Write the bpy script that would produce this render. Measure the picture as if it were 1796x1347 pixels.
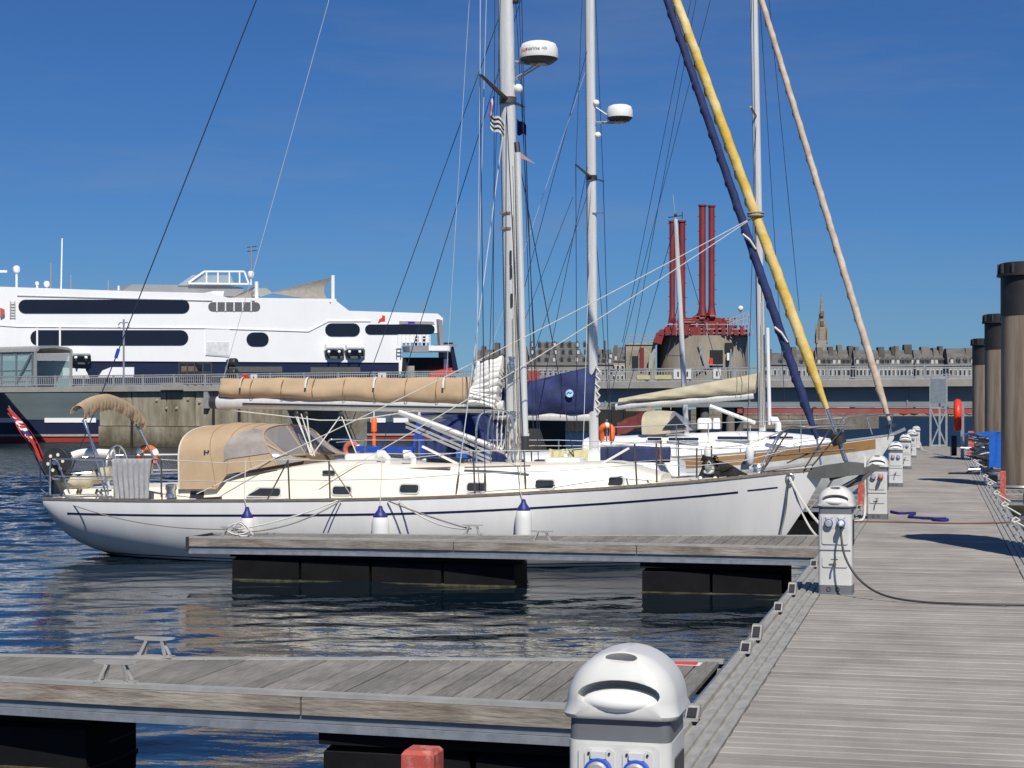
import bpy, bmesh, math, random
import numpy as np
from mathutils import Vector, Matrix, noise as mnoise
random.seed(7)
sc = bpy.context.scene
for o in list(bpy.data.objects): bpy.data.objects.remove(o)
C = sc.collection

# ------------------------------------------------------------------ camera, sky, sun, exposure
TH = math.radians(14.02)
EYE = 1.7
FPX, HX, HY = 3000.0, 898.0, 717.0
cam_d = bpy.data.cameras.new('camera'); cam = bpy.data.objects.new('camera', cam_d); C.objects.link(cam)
cam.location = (0, 0, EYE); cam.rotation_euler = (math.pi/2, 0, TH)
cam_d.sensor_width = 36; cam_d.lens = 36*FPX/1796; cam_d.shift_y = (HY-673.5)/1796
cam_d.clip_start = .1; cam_d.clip_end = 9000
sc.camera = cam
SUN = Vector((.37, -.82, 1.0)).normalized()
world = bpy.data.worlds.new('World'); sc.world = world; world.use_nodes = True
wn, wl = world.node_tree.nodes, world.node_tree.links
bg = wn['Background']
sky = wn.new('ShaderNodeTexSky'); sky.sky_type = 'NISHITA'; sky.sun_disc = False
sky.sun_elevation = math.asin(SUN.z); sky.sun_rotation = math.atan2(SUN.x, SUN.y)
sky.altitude = 0; sky.air_density = 1.0; sky.dust_density = 0.0; sky.ozone_density = 6.0
hs = wn.new('ShaderNodeMixRGB'); hs.blend_type = 'MULTIPLY'; hs.inputs['Fac'].default_value = 1; hs.inputs['Color2'].default_value = (.43, .735, 1.16, 1)   # polarised, clear-day blue
wl.new(sky.outputs[0], hs.inputs['Color1'])
# faint high cirrus veil
tc = wn.new('ShaderNodeTexCoord'); mp = wn.new('ShaderNodeMapping'); mp.inputs['Scale'].default_value = (1.2, 1.2, 9)
mp.inputs['Rotation'].default_value = (.18, .1, .3)
nz = wn.new('ShaderNodeTexNoise'); nz.inputs['Scale'].default_value = 3.2; nz.inputs['Detail'].default_value = 7; nz.inputs['Roughness'].default_value = .6
cr = wn.new('ShaderNodeValToRGB'); cr.color_ramp.elements[0].position = .48; cr.color_ramp.elements[1].position = .85
cr.color_ramp.elements[1].color = (.30, .30, .30, 1)
mx = wn.new('ShaderNodeMixRGB'); mx.inputs['Color2'].default_value = (4.2, 5.2, 6.5, 1)
wl.new(tc.outputs['Generated'], mp.inputs[0]); wl.new(mp.outputs[0], nz.inputs['Vector']); wl.new(nz.outputs[0], cr.inputs[0])
wl.new(cr.outputs[0], mx.inputs['Fac']); wl.new(hs.outputs[0], mx.inputs['Color1'])
wl.new(mx.outputs[0], bg.inputs['Color']); bg.inputs['Strength'].default_value = .057
sd = bpy.data.lights.new('sun', 'SUN'); sd.energy = 5.0; sd.angle = math.radians(.53); sd.color = (1, .95, .865)
so = bpy.data.objects.new('sun', sd); C.objects.link(so); so.rotation_euler = SUN.to_track_quat('Z', 'Y').to_euler()
sc.view_settings.view_transform = 'Standard'; sc.view_settings.look = 'None'
sc.view_settings.exposure = 0; sc.view_settings.gamma = 1
sc.render.engine = 'CYCLES'
sc.cycles.use_denoising = True
sc.cycles.max_bounces = 8; sc.cycles.transparent_max_bounces = 12
sc.cycles.sample_clamp_indirect = 6

# ------------------------------------------------------------------ survey helpers
RIGHT = Vector((math.cos(TH), math.sin(TH), 0)); FWD = Vector((-math.sin(TH), math.cos(TH), 0))
def ray(x, y): return FWD + RIGHT*((x-HX)/FPX) + Vector((0, 0, -(y-HY)/FPX))
E = Vector((0, 0, EYE))
def at(x, y, Y):                      # point of a sight line in the vertical plane world Y
    r = ray(x, y); return E + r*(Y/r.y)
def atd(x, y, d): return E + ray(x, y)*d
def atz(x, y, z):
    r = ray(x, y); return E + r*((z-EYE)/r.z)
def lerp(a, b, t): return a+(b-a)*t
def curve(tab, s):
    if s <= tab[0][0]: return tab[0][1]
    for (a, va), (b, vb) in zip(tab, tab[1:]):
        if s <= b:
            t = (s-a)/(b-a); return va+(vb-va)*t
    return tab[-1][1]
def smooth_curve(tab, s):             # Catmull-Rom through the table
    n = len(tab)
    if s <= tab[0][0]: return tab[0][1]
    if s >= tab[-1][0]: return tab[-1][1]
    for i in range(n-1):
        if s <= tab[i+1][0]:
            x0, y0 = tab[i]; x1, y1 = tab[i+1]
            m0 = (tab[i+1][1]-tab[i-1][1])/(tab[i+1][0]-tab[i-1][0]) if i else (y1-y0)/(x1-x0)
            m1 = (tab[i+2][1]-tab[i][1])/(tab[i+2][0]-tab[i][0]) if i+2 < n else (y1-y0)/(x1-x0)
            h = x1-x0; t = (s-x0)/h
            return (2*t**3-3*t*t+1)*y0+(t**3-2*t*t+t)*h*m0+(-2*t**3+3*t*t)*y1+(t**3-t*t)*h*m1
class Plane:                          # vertical survey plane through two sighted points
    def __init__(s, a, b):
        s.o = Vector((a.x, a.y, 0)); d = Vector((b.x-a.x, b.y-a.y, 0)).normalized()
        s.d = d; s.n = Vector((-d.y, d.x, 0))
        if s.n.dot(FWD) < 0: s.n = -s.n
        s.M = Matrix(((d.x, s.n.x, 0, s.o.x), (d.y, s.n.y, 0, s.o.y), (0, 0, 1, 0), (0, 0, 0, 1)))
    def __call__(s, x, y, off=0.):
        r = ray(x, y); t = ((s.o+s.n*off)-E).dot(s.n)/r.dot(s.n)
        p = E+r*t; return Vector(((p-s.o).dot(s.d), off, p.z))    # local: along, depth, height

# ------------------------------------------------------------------ things
def root(name, label=None, cat=None, loc=(0, 0, 0), rot=0, group=None, M=None, kind=None):
    o = bpy.data.objects.new(name, None); C.objects.link(o)
    o.matrix_world = M if M is not None else Matrix.Translation(loc) @ Matrix.Rotation(rot, 4, 'Z')
    o.empty_display_size = .2
    return tag(o, label, cat, group, kind)
def tag(o, label=None, cat=None, group=None, kind=None):
    if label: o['label'] = label
    if cat: o['category'] = cat
    if group: o['group'] = group
    if kind: o['kind'] = kind
    return o
def copy_tree(o, parent=None):
    c = o.copy(); C.objects.link(c); c.parent = parent
    if parent: c.matrix_parent_inverse = o.matrix_parent_inverse
    for ch in o.children: copy_tree(ch, c)
    return c
WM = {}
def wmat(o):
    if o is None: return Matrix()
    if o.parent is None: return o.matrix_basis.copy()
    return wmat(o.parent) @ o.matrix_basis
class MB:
    def __init__(s): s.v = []; s.f = []
    def add(s, vs, fs):
        n = len(s.v); s.v += [Vector(p) for p in vs]; s.f += [tuple(i+n for i in f) for f in fs]; return s
    def box(s, a, b):
        (x0, y0, z0), (x1, y1, z1) = a, b
        return s.add([(x0,y0,z0),(x1,y0,z0),(x1,y1,z0),(x0,y1,z0),(x0,y0,z1),(x1,y0,z1),(x1,y1,z1),(x0,y1,z1)],
                     [(3,2,1,0),(4,5,6,7),(0,1,5,4),(1,2,6,5),(2,3,7,6),(3,0,4,7)])
    def bar(s, p, q, w, h=None, up=(0, 0, 1)):      # square bar between two points
        p, q = Vector(p), Vector(q); h = h or w; d = (q-p).normalized(); u = Vector(up)
        if abs(d.dot(u)) > .98: u = Vector((1, 0, 0))
        a = d.cross(u).normalized(); b = a.cross(d)
        k = [(-1,-1),(1,-1),(1,1),(-1,1)]
        vs = [e+a*(i*w/2)+b*(j*h/2) for e in (p, q) for i, j in k]
        return s.add(vs, [(0,1,2,3),(7,6,5,4),(0,4,5,1),(1,5,6,2),(2,6,7,3),(3,7,4,0)])
    def prism(s, pts, vec):
        n = len(pts); vec = Vector(vec); pts = [Vector(p) for p in pts]
        return s.add(pts+[p+vec for p in pts], [tuple(range(n)), tuple(range(2*n-1, n-1, -1))]+[(i, (i+1) % n, n+(i+1) % n, n+i) for i in range(n)])
    def loft(s, rings, closed=True, caps=True):
        n = len(rings[0]); vs = [p for r in rings for p in r]; fs = []
        for i in range(len(rings)-1):
            for j in range(n if closed else n-1):
                k = (j+1) % n; fs.append((i*n+j, i*n+k, (i+1)*n+k, (i+1)*n+j))
        if caps and closed:
            fs.append(tuple(range(n-1, -1, -1))); b = (len(rings)-1)*n; fs.append(tuple(range(b, b+n)))
        return s.add(vs, fs)
    def tube(s, pts, r, n=6, caps=True, flat=1.):
        pts = [Vector(p) for p in pts]; rings = []; m = len(pts)
        rr = r if isinstance(r, (list, tuple)) else [r]*m
        prev = None
        for i, p in enumerate(pts):
            d = (pts[min(i+1, m-1)]-pts[max(i-1, 0)]).normalized()
            u = prev if prev is not None else (Vector((0, 0, 1)) if abs(d.z) < .95 else Vector((1, 0, 0)))
            a = d.cross(u)
            if a.length < 1e-6: a = d.cross(Vector((.3, .5, .8)))
            a.normalize(); b = a.cross(d).normalized(); prev = b
            rings.append([p+(a*math.cos(t)+b*math.sin(t)*flat)*rr[i] for t in [2*math.pi*j/n for j in range(n)]])
        return s.loft(rings, True, caps)
    def lathe(s, prof, c=(0, 0, 0), n=16, axis='z', sx=1., sy=1.):
        c = Vector(c); rings = []
        for r, z in prof:
            ring = []
            for j in range(n):
                t = 2*math.pi*j/n; x, y = r*math.cos(t)*sx, r*math.sin(t)*sy
                p = {'z': (x, y, z), 'y': (x, z, y), 'x': (z, x, y)}[axis]
                ring.append(c+Vector(p))
            rings.append(ring)
        return s.loft(rings)
    def ball(s, c, r, n=10, sc=(1, 1, 1)):
        c = Vector(c); rings = []
        for i in range(n+1):
            a = -math.pi/2+math.pi*i/n; rad = max(1e-4, math.cos(a))
            rings.append([c+Vector((rad*math.cos(t)*r*sc[0], rad*math.sin(t)*r*sc[1], math.sin(a)*r*sc[2])) for t in [2*math.pi*j/(2*n) for j in range(2*n)]])
        return s.loft(rings)
    def torus(s, c, R, r, axis='y', n=20, m=8, arc=1., sc=(1, 1)):
        pts = []
        for i in range(n+(0 if arc == 1. else 1)):
            t = 2*math.pi*arc*i/n; a, b = math.cos(t)*R*sc[0], math.sin(t)*R*sc[1]
            pts.append({'y': (a, 0, b), 'z': (a, b, 0), 'x': (0, a, b)}[axis])
        c = Vector(c); rings = []
        for i, p in enumerate(pts):
            p = Vector(p); o = p.normalized(); ax = {'y': Vector((0, 1, 0)), 'z': Vector((0, 0, 1)), 'x': Vector((1, 0, 0))}[axis]
            rings.append([c+p+(o*math.cos(t)+ax*math.sin(t))*r for t in [2*math.pi*j/m for j in range(m)]])
        if arc == 1.: rings.append(rings[0])
        return s.loft(rings, True, arc != 1.)
    def sheet(s, rows, th=.004):      # cloth: a grid with thickness
        nr, nc = len(rows), len(rows[0]); R = [[Vector(p) for p in r] for r in rows]
        def nrm(i, j):
            a = R[min(i+1, nr-1)][j]-R[max(i-1, 0)][j]; b = R[i][min(j+1, nc-1)]-R[i][max(j-1, 0)]
            q = a.cross(b); return q.normalized() if q.length > 1e-9 else Vector((0, 0, 1))
        top = [R[i][j]+nrm(i, j)*th/2 for i in range(nr) for j in range(nc)]; bot = [R[i][j]-nrm(i, j)*th/2 for i in range(nr) for j in range(nc)]
        fs = []; N = nr*nc
        for i in range(nr-1):
            for j in range(nc-1):
                a, b, c2, d = i*nc+j, i*nc+j+1, (i+1)*nc+j+1, (i+1)*nc+j
                fs += [(a, b, c2, d), (N+d, N+c2, N+b, N+a)]
        rim = [j for j in range(nc)]+[i*nc+nc-1 for i in range(1, nr)]+[(nr-1)*nc+j for j in range(nc-2, -1, -1)]+[i*nc for i in range(nr-2, 0, -1)]
        for a, b in zip(rim, rim[1:]+rim[:1]): fs.append((a, N+a, N+b, b))
        return s.add(top+bot, fs)
    def build(s, name, m, parent=None, smooth=None, kind=None, world=True, recalc=True):
        me = bpy.data.meshes.new(name)
        if parent is not None and world:
            I = wmat(parent).inverted(); vs = [I @ p for p in s.v]
        else: vs = s.v
        me.from_pydata([tuple(p) for p in vs], [], s.f)
        if recalc:
            bm = bmesh.new(); bm.from_mesh(me); bmesh.ops.recalc_face_normals(bm, faces=bm.faces); bm.to_mesh(me); bm.free()
        if smooth:
            me.shade_smooth(); me.set_sharp_from_angle(angle=math.radians(smooth if smooth > 1 else 40))
        me.materials.append(m)
        o = bpy.data.objects.new(name, me); C.objects.link(o)
        if parent is not None: o.parent = parent
        if kind: o['kind'] = kind
        return o
def place(o, loc):                    # move an object's origin to loc, keeping its shape in place
    loc = Vector(loc); o.data.transform(Matrix.Translation(-loc)); o.location = loc; return o
def one(mb, name, m, label, cat, smooth=None, group=None, kind=None):   # a thing that is one mesh, origin at its base
    o = mb.build(name, m, None, smooth)
    xs = [p for p in mb.v]; lo = Vector((sum(p.x for p in xs)/len(xs), sum(p.y for p in xs)/len(xs), min(p.z for p in xs)))
    place(o, lo); return tag(o, label, cat, group, kind)
def sag(p, q, drop, n=14, wob=0.):
    p, q = Vector(p), Vector(q)
    return [p.lerp(q, t)+Vector((random.uniform(-wob, wob), random.uniform(-wob, wob), -drop*4*t*(1-t))) for t in [i/n for i in range(n+1)]]
def text_mb(body, size, fn, th=None):
    cu = bpy.data.curves.new('t', 'FONT'); cu.body = body; cu.size = size; cu.align_x = 'CENTER'; cu.align_y = 'CENTER'; cu.resolution_u = 2
    o = bpy.data.objects.new('t', cu); C.objects.link(o)
    me = o.to_mesh(); mb = MB().add([fn(v.co.x, v.co.y) for v in me.vertices], [tuple(p.vertices) for p in me.polygons])
    o.to_mesh_clear(); bpy.data.objects.remove(o); bpy.data.curves.remove(cu); return mb

# ------------------------------------------------------------------ materials
MATS = {}
def mat(name, col, rough=.5, metal=0., var=.12, scale=4., stretch=(1, 1, 1), bump=0., bscale=None, col2=None, lo=.35, hi=.65, rnd=0., detail=5, coat=0., spec=None, sheen=0.):
    m = bpy.data.materials.new(name); m.use_nodes = True; MATS[name] = m
    n, l = m.node_tree.nodes, m.node_tree.links; b = n['Principled BSDF']
    b.inputs['Roughness'].default_value = rough; b.inputs['Metallic'].default_value = metal
    if coat: b.inputs['Coat Weight'].default_value = coat
    if spec is not None: b.inputs['Specular IOR Level'].default_value = spec
    t = n.new('ShaderNodeTexCoord'); mp = n.new('ShaderNodeMapping'); mp.inputs['Scale'].default_value = stretch
    l.new(t.outputs['Object'], mp.inputs[0])
    oi = n.new('ShaderNodeObjectInfo')
    if rnd:
        va = n.new('ShaderNodeVectorMath'); va.operation = 'MULTIPLY_ADD'; va.inputs[1].default_value = (37, 53, 71)
        cb = n.new('ShaderNodeCombineXYZ')
        for i in range(3): l.new(oi.outputs['Random'], cb.inputs[i])
        l.new(cb.outputs[0], va.inputs[0]); l.new(mp.outputs[0], va.inputs[2]); vec = va.outputs[0]
    else: vec = mp.outputs[0]
    nz = n.new('ShaderNodeTexNoise'); nz.inputs['Scale'].default_value = scale; nz.inputs['Detail'].default_value = detail; nz.inputs['Roughness'].default_value = .62
    l.new(vec, nz.inputs['Vector'])
    c = Vector(col); c2 = Vector(col2) if col2 else None
    r = n.new('ShaderNodeValToRGB'); r.color_ramp.elements[0].position = lo; r.color_ramp.elements[1].position = hi
    a0 = c*(1-var) if c2 is None else c; a1 = c*(1+var) if c2 is None else c2
    r.color_ramp.elements[0].color = (*[min(1, x) for x in a0], 1); r.color_ramp.elements[1].color = (*[min(1, x) for x in a1], 1)
    l.new(nz.outputs[0], r.inputs[0]); out = r.outputs[0]
    if rnd:
        h = n.new('ShaderNodeHueSaturation'); mr = n.new('ShaderNodeMapRange'); mr.inputs[3].default_value = 1-rnd; mr.inputs[4].default_value = 1+rnd
        l.new(oi.outputs['Random'], mr.inputs[0]); l.new(mr.outputs[0], h.inputs['Value']); l.new(out, h.inputs['Color']); out = h.outputs[0]
    l.new(out, b.inputs['Base Color'])
    if bump:
        nb = n.new('ShaderNodeTexNoise'); nb.inputs['Scale'].default_value = bscale or scale*3; nb.inputs['Detail'].default_value = 4
        l.new(vec, nb.inputs['Vector']); bp = n.new('ShaderNodeBump'); bp.inputs['Strength'].default_value = 1; bp.inputs['Distance'].default_value = bump
        l.new(nb.outputs[0], bp.inputs['Height']); l.new(bp.outputs[0], b.inputs['Normal'])
    return m
def zband(m, bands, coord='Object', soft=.004, wob=0.):
    """paint colours by height: bands = [(z_top, colour)...] from the bottom, laid over the material's own colour"""
    n, l = m.node_tree.nodes, m.node_tree.links; b = n['Principled BSDF']
    src = b.inputs['Base Color'].links[0].from_socket
    t = n.new('ShaderNodeTexCoord'); sx = n.new('ShaderNodeSeparateXYZ'); l.new(t.outputs[coord], sx.inputs[0]); z = sx.outputs[2]
    if wob:
        nz = n.new('ShaderNodeTexNoise'); nz.inputs['Scale'].default_value = 2.5; nz.inputs['Detail'].default_value = 6; l.new(t.outputs[coord], nz.inputs['Vector'])
        ma = n.new('ShaderNodeMath'); ma.operation = 'MULTIPLY_ADD'; ma.inputs[1].default_value = wob; l.new(nz.outputs[0], ma.inputs[0]); l.new(z, ma.inputs[2]); z = ma.outputs[0]
    for zt, col in reversed(bands):
        mr = n.new('ShaderNodeMapRange'); mr.inputs[1].default_value = zt-soft; mr.inputs[2].default_value = zt+soft; l.new(z, mr.inputs[0])
        mx = n.new('ShaderNodeMixRGB'); mx.inputs['Color1'].default_value = (*col, 1); l.new(src, mx.inputs['Color2']); l.new(mr.outputs[0], mx.inputs['Fac']); src = mx.outputs[0]
    l.new(src, b.inputs['Base Color'])
def stain(m, scale=.7, lo=.78, hi=1.12, stretch=(1, 1, 1)):
    """old damp and wear marks that run on from board to board"""
    n, l = m.node_tree.nodes, m.node_tree.links; b = n['Principled BSDF']; src = b.inputs['Base Color'].links[0].from_socket
    g = n.new('ShaderNodeNewGeometry'); mp = n.new('ShaderNodeMapping'); mp.inputs['Scale'].default_value = stretch; l.new(g.outputs['Position'], mp.inputs[0])
    z = n.new('ShaderNodeTexNoise'); z.inputs['Scale'].default_value = scale; z.inputs['Detail'].default_value = 8; z.inputs['Roughness'].default_value = .65; l.new(mp.outputs[0], z.inputs['Vector'])
    r = n.new('ShaderNodeMapRange'); r.inputs[1].default_value = .3; r.inputs[2].default_value = .7; r.inputs[3].default_value = lo; r.inputs[4].default_value = hi; l.new(z.outputs[0], r.inputs[0])
    x = n.new('ShaderNodeMixRGB'); x.blend_type = 'MULTIPLY'; x.inputs['Fac'].default_value = 1; l.new(src, x.inputs['Color1']); l.new(r.outputs[0], x.inputs['Color2']); l.new(x.outputs[0], b.inputs['Base Color'])
def glassy(name, col, alpha, rough=.05):
    m = bpy.data.materials.new(name); m.use_nodes = True; n, l = m.node_tree.nodes, m.node_tree.links; b = n['Principled BSDF']
    b.inputs['Base Color'].default_value = (*col, 1); b.inputs['Roughness'].default_value = rough; b.inputs['Alpha'].default_value = alpha
    MATS[name] = m; return m

deck_wood = mat('weathered_deck_wood', (.225, .206, .184), .85, 0, .3, 3, (.8, 26, 26), .003, 6, rnd=.14, col2=(.385, .355, .32), lo=.25, hi=.75)
finger_wood = mat('weathered_finger_wood', (.15, .14, .125), .85, 0, .3, 3, (30, 1.6, 26), .002, 6, rnd=.17, col2=(.26, .245, .22))
fender_wood = mat('fender_timber', (.15, .105, .07), .9, 0, .3, 1.6, (1.3, 8, 9), .008, 6, col2=(.32, .29, .25), lo=.26, hi=.58, detail=8); stain(fender_wood, 1.3, .55, 1.15, (1, 1, .3))
stain(deck_wood, 1.1, .72, 1.15, (1, .6, 1)); stain(finger_wood, 1.6, .72, 1.15)
alu = mat('weathered_aluminium', (.42, .41, .385), .55, .35, .12, 6, (1, 1, 1), .001)
strip_alu = mat('grooved_edge_strip', (.29, .28, .25), .65, .2, .16, 5, (3, 1, 1), .001, col2=(.41, .395, .36))
girder_m = mat('grey_blue_girder', (.23, .27, .31), .5, .5, .15, 5, (1, 1, 3), .001)
black_p = mat('black_float_plastic', (.006, .006, .007), .7, 0, .3, 3, bump=.003, spec=.2)
dark_p = mat('dark_plastic', (.03, .03, .033), .5)
galv = mat('galvanised_steel', (.48, .49, .5), .42, .7, .15, 9)
steel = mat('stainless_steel', (.62, .62, .62), .25, .9, .06, 6)
bronze_tube = mat('dull_stanchion_steel', (.13, .115, .10), .4, .5, .2, 8)
hull_w = mat('white_gelcoat', (.72, .725, .72), .22, 0, .03, 1.2, (1, 1, 2), coat=.25)
cream = mat('cream_gelcoat', (.78, .74, .62), .35, 0, .03, 2)
white_p = mat('white_paint', (.76, .76, .74), .4, 0, .04, 3)
teak = mat('weathered_teak', (.13, .10, .075), .7, 0, .3, 3, (2, 14, 14), .001, col2=(.23, .19, .15))
navy_p = mat('navy_paint', (.012, .016, .05), .3, 0, .1, 3)
beige = mat('beige_canvas', (.435, .315, .20), .9, 0, .08, 3, bump=.014, bscale=2.6)
beige2 = mat('pale_sand_canvas', (.46, .41, .29), .9, 0, .1, 3, bump=.008, bscale=5)
navy_c = mat('navy_canvas', (.016, .027, .105), .8, 0, .25, 3, bump=.03, bscale=3.5)
sail_w = mat('white_sailcloth', (.72, .71, .68), .8, 0, .05, 3, bump=.006, bscale=6)
mast_m = mat('mast_alloy', (.66, .66, .64), .35, .25, .06, 5, (4, 4, .4))
rope_w = mat('white_rope', (.60, .58, .53), .9, 0, .15, 60)
rope_g = mat('grey_rope', (.27, .25, .22), .9, 0, .2, 60)
wire = mat('rigging_wire', (.035, .05, .09), .45, .4)
wire_l = mat('pale_halyard', (.45, .49, .54), .8)
glass_d = mat('dark_window', (.03, .033, .037), .08, 0, .1, 4)
clear = glassy('clear_vinyl', (.50, .48, .46), .36, .12)
ped_w = mat('pedestal_white', (.57, .57, .55), .42, 0, .05, 5)
stain(ped_w, 3, .90, 1.04, (1, 1, .4))
ped_g = mat('pedestal_grey', (.13, .135, .15), .5, 0, .08, 5)
blue_p = mat('blue_plastic', (.02, .075, .42), .35, 0, .1, 5)
red_p = mat('weathered_red_paint', (.42, .075, .055), .7, 0, .2, 14, col2=(.58, .30, .25), lo=.5, hi=.75)
red_b = mat('bright_red', (.75, .045, .015), .4, 0, .1, 4)
orange = mat('orange_foam', (.80, .14, .02), .6, 0, .1, 6)
yellow = mat('yellow_sail_cover', (.60, .40, .06), .85, 0, .1, 2.5, (1, 1, 1), .02, 5, col2=(.74, .62, .34), lo=.42, hi=.72)
rope_y = mat('yellow_rope_towel', (.58, .55, .28), .95, 0, .1, 6, bump=.004)
grey_cloth = mat('grey_towel', (.34, .34, .35), .95, 0, .1, 8, bump=.004)
concrete = mat('quay_concrete', (.20, .175, .12), .9, 0, .3, .5, (1, 1, 1.5), .05, 2, col2=(.33, .31, .25), detail=9)
concrete2 = mat('pale_concrete', (.27, .26, .235), .9, 0, .2, .7, (1, 1, 1), .02, 3, col2=(.38, .365, .33), detail=8)
stone = mat('granite_masonry', (.20, .17, .13), .9, 0, .3, .6, (1, 1, 2), .05, 1.6, col2=(.30, .26, .2))
slate = mat('slate_roof', (.08, .078, .077), .8, 0, .25, .25, (1, 1, 3), .1, 1, col2=(.13, .127, .123))
town_w = mat('town_stone_wall', (.22, .205, .18), .9, 0, .2, .15, col2=(.36, .335, .29), rnd=.15)
town_d = mat('town_dark_wall', (.095, .088, .08), .9, 0, .25, .2, rnd=.55)
ferry_w = mat('ferry_white', (.86, .865, .87), .35, 0, .02, .2)
stain(ferry_w, .25, .94, 1.03, (1, 1, .25))
ferry_n = mat('ferry_navy', (.016, .022, .055), .3, 0, .1, .3)
ferry_g = mat('ferry_grey', (.24, .25, .26), .6, 0, .1, .5)
teal_g = mat('teal_grey_steel', (.24, .27, .275), .55, .1, .15, .2, (1, 1, 4))
redox = mat('red_oxide_steel', (.20, .022, .022), .55, 0, .2, .8)
redrust = mat('red_fender_beam', (.36, .05, .045), .7, 0, .3, .6, col2=(.36, .13, .12))
pile_m = mat('rusty_steel_pile', (.13, .095, .065), .75, .1, .25, 1.6, (2.5, 2.5, .22), .004, 12, col2=(.30, .25, .19), detail=9)
zband(pile_m, [(.75, (.03, .028, .015))], soft=.25, wob=.8)
awning_m = mat('taupe_awning', (.26, .24, .21), .85)
tan_stripe = mat('tan_stripe', (.36, .20, .075), .5, 0, .1, 2)
tarp = mat('blue_tarpaulin', (.015, .12, .52), .5, 0, .12, 4, bump=.01, bscale=6)
hull_g = mat('hull_grey', (.11, .11, .107), .5)
win_f = mat('window_frame_grey', (.50, .50, .48), .35)
fur = None
# ------------------------------------------------------------------ water
WZ = -.62
def make_water():
    m = bpy.data.materials.new('harbour_water'); m.use_nodes = True; n, l = m.node_tree.nodes, m.node_tree.links; b = n['Principled BSDF']
    b.inputs['Base Color'].default_value = (.0035, .011, .018, 1); b.inputs['Roughness'].default_value = .04; b.inputs['IOR'].default_value = 1.333
    t = n.new('ShaderNodeTexCoord'); mp = n.new('ShaderNodeMapping'); mp.inputs['Scale'].default_value = (.8, 1.25, 1); l.new(t.outputs['Object'], mp.inputs[0])
    hs_ = []
    for s_, d_ in ((1.1, 3), (4.5, 3)):
        z = n.new('ShaderNodeTexNoise'); z.inputs['Scale'].default_value = s_; z.inputs['Detail'].default_value = d_; l.new(mp.outputs[0], z.inputs['Vector']); hs_.append(z)
    b1 = n.new('ShaderNodeBump'); b1.inputs['Distance'].default_value = .06; b1.inputs['Strength'].default_value = .8; l.new(hs_[0].outputs[0], b1.inputs['Height'])
    b2 = n.new('ShaderNodeBump'); b2.inputs['Distance'].default_value = .008; b2.inputs['Strength'].default_value = .8; l.new(hs_[1].outputs[0], b2.inputs['Height'])
    sx_ = n.new('ShaderNodeSeparateXYZ'); l.new(t.outputs['Object'], sx_.inputs[0])
    ry = n.new('ShaderNodeMapRange'); ry.inputs[1].default_value = 26; ry.inputs[2].default_value = 110; ry.inputs[3].default_value = .25; ry.inputs[4].default_value = 5; l.new(sx_.outputs[1], ry.inputs[0])
    rx = n.new('ShaderNodeMapRange'); rx.inputs[1].default_value = -11; rx.inputs[2].default_value = -17; rx.inputs[3].default_value = 0; rx.inputs[4].default_value = .9; l.new(sx_.outputs[0], rx.inputs[0])
    ad = n.new('ShaderNodeMath'); l.new(ry.outputs[0], ad.inputs[0]); l.new(rx.outputs[0], ad.inputs[1]); l.new(ad.outputs[0], b1.inputs['Strength'])
    rr_ = n.new('ShaderNodeMapRange'); rr_.inputs[1].default_value = 45; rr_.inputs[2].default_value = 120; rr_.inputs[3].default_value = .04; rr_.inputs[4].default_value = .42; l.new(sx_.outputs[1], rr_.inputs[0]); l.new(rr_.outputs[0], b.inputs['Roughness'])
    l.new(b1.outputs[0], b2.inputs['Normal']); l.new(b2.outputs[0], b.inputs['Normal'])
    # real waves close by, a flat sheet to the horizon round them
    x0, x1, y0, y1, st = -34., 10., 4., 60., .085
    nx, ny = int((x1-x0)/st)+1, int((y1-y0)/st)+1
    X, Y = np.meshgrid(np.linspace(x0, x1, nx), np.linspace(y0, y1, ny))
    rs = np.random.RandomState(4); H = np.zeros_like(X)
    for i in range(46):
        lam = np.exp(rs.uniform(np.log(.32), np.log(2.6))); a = rs.normal(-1.25, .6); k = 2*np.pi/lam
        H += .0021*lam**.8*np.sin(k*(np.cos(a)*X+np.sin(a)*Y)+rs.uniform(0, 6.28))
    fade = np.clip(np.minimum(np.minimum(X-x0, x1-X), np.minimum(Y-y0, y1-Y))/3, 0, 1)
    H *= fade*(.52+.9*np.clip((-11.5-X)/5, 0, 1)+.5*np.clip((Y-26)/12, 0, 1))
    v = np.stack([X, Y, H], -1).reshape(-1, 3)
    idx = np.arange(nx*ny).reshape(ny, nx)
    q = np.stack([idx[:-1, :-1], idx[:-1, 1:], idx[1:, 1:], idx[1:, :-1]], -1).reshape(-1, 4)
    B = 6000.; nb = len(v)
    outer = np.array([[-B, -200, 0], [B, -200, 0], [B, B, 0], [-B, B, 0]]); inner = [idx[0, 0], idx[0, -1], idx[-1, -1], idx[-1, 0]]
    v = np.concatenate([v, outer])
    ring = [[nb+0, nb+1, inner[1], inner[0]], [nb+1, nb+2, inner[2], inner[1]], [nb+2, nb+3, inner[3], inner[2]], [nb+3, nb+0, inner[0], inner[3]]]
    q = np.concatenate([q, np.array(ring)])
    me = bpy.data.meshes.new('water'); me.vertices.add(len(v)); me.vertices.foreach_set('co', v.ravel())
    me.loops.add(q.size); me.loops.foreach_set('vertex_index', q.ravel().astype(np.int32))
    me.polygons.add(len(q)); me.polygons.foreach_set('loop_start', np.arange(0, q.size, 4, dtype=np.int32))
    me.update(calc_edges=True); me.validate(); me.shade_smooth(); me.materials.append(m)
    o = bpy.data.objects.new('water', me); C.objects.link(o); o.location = (0, 0, WZ); o['kind'] = 'structure'
    o['label'] = 'rippled dark blue harbour water'
make_water()

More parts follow.
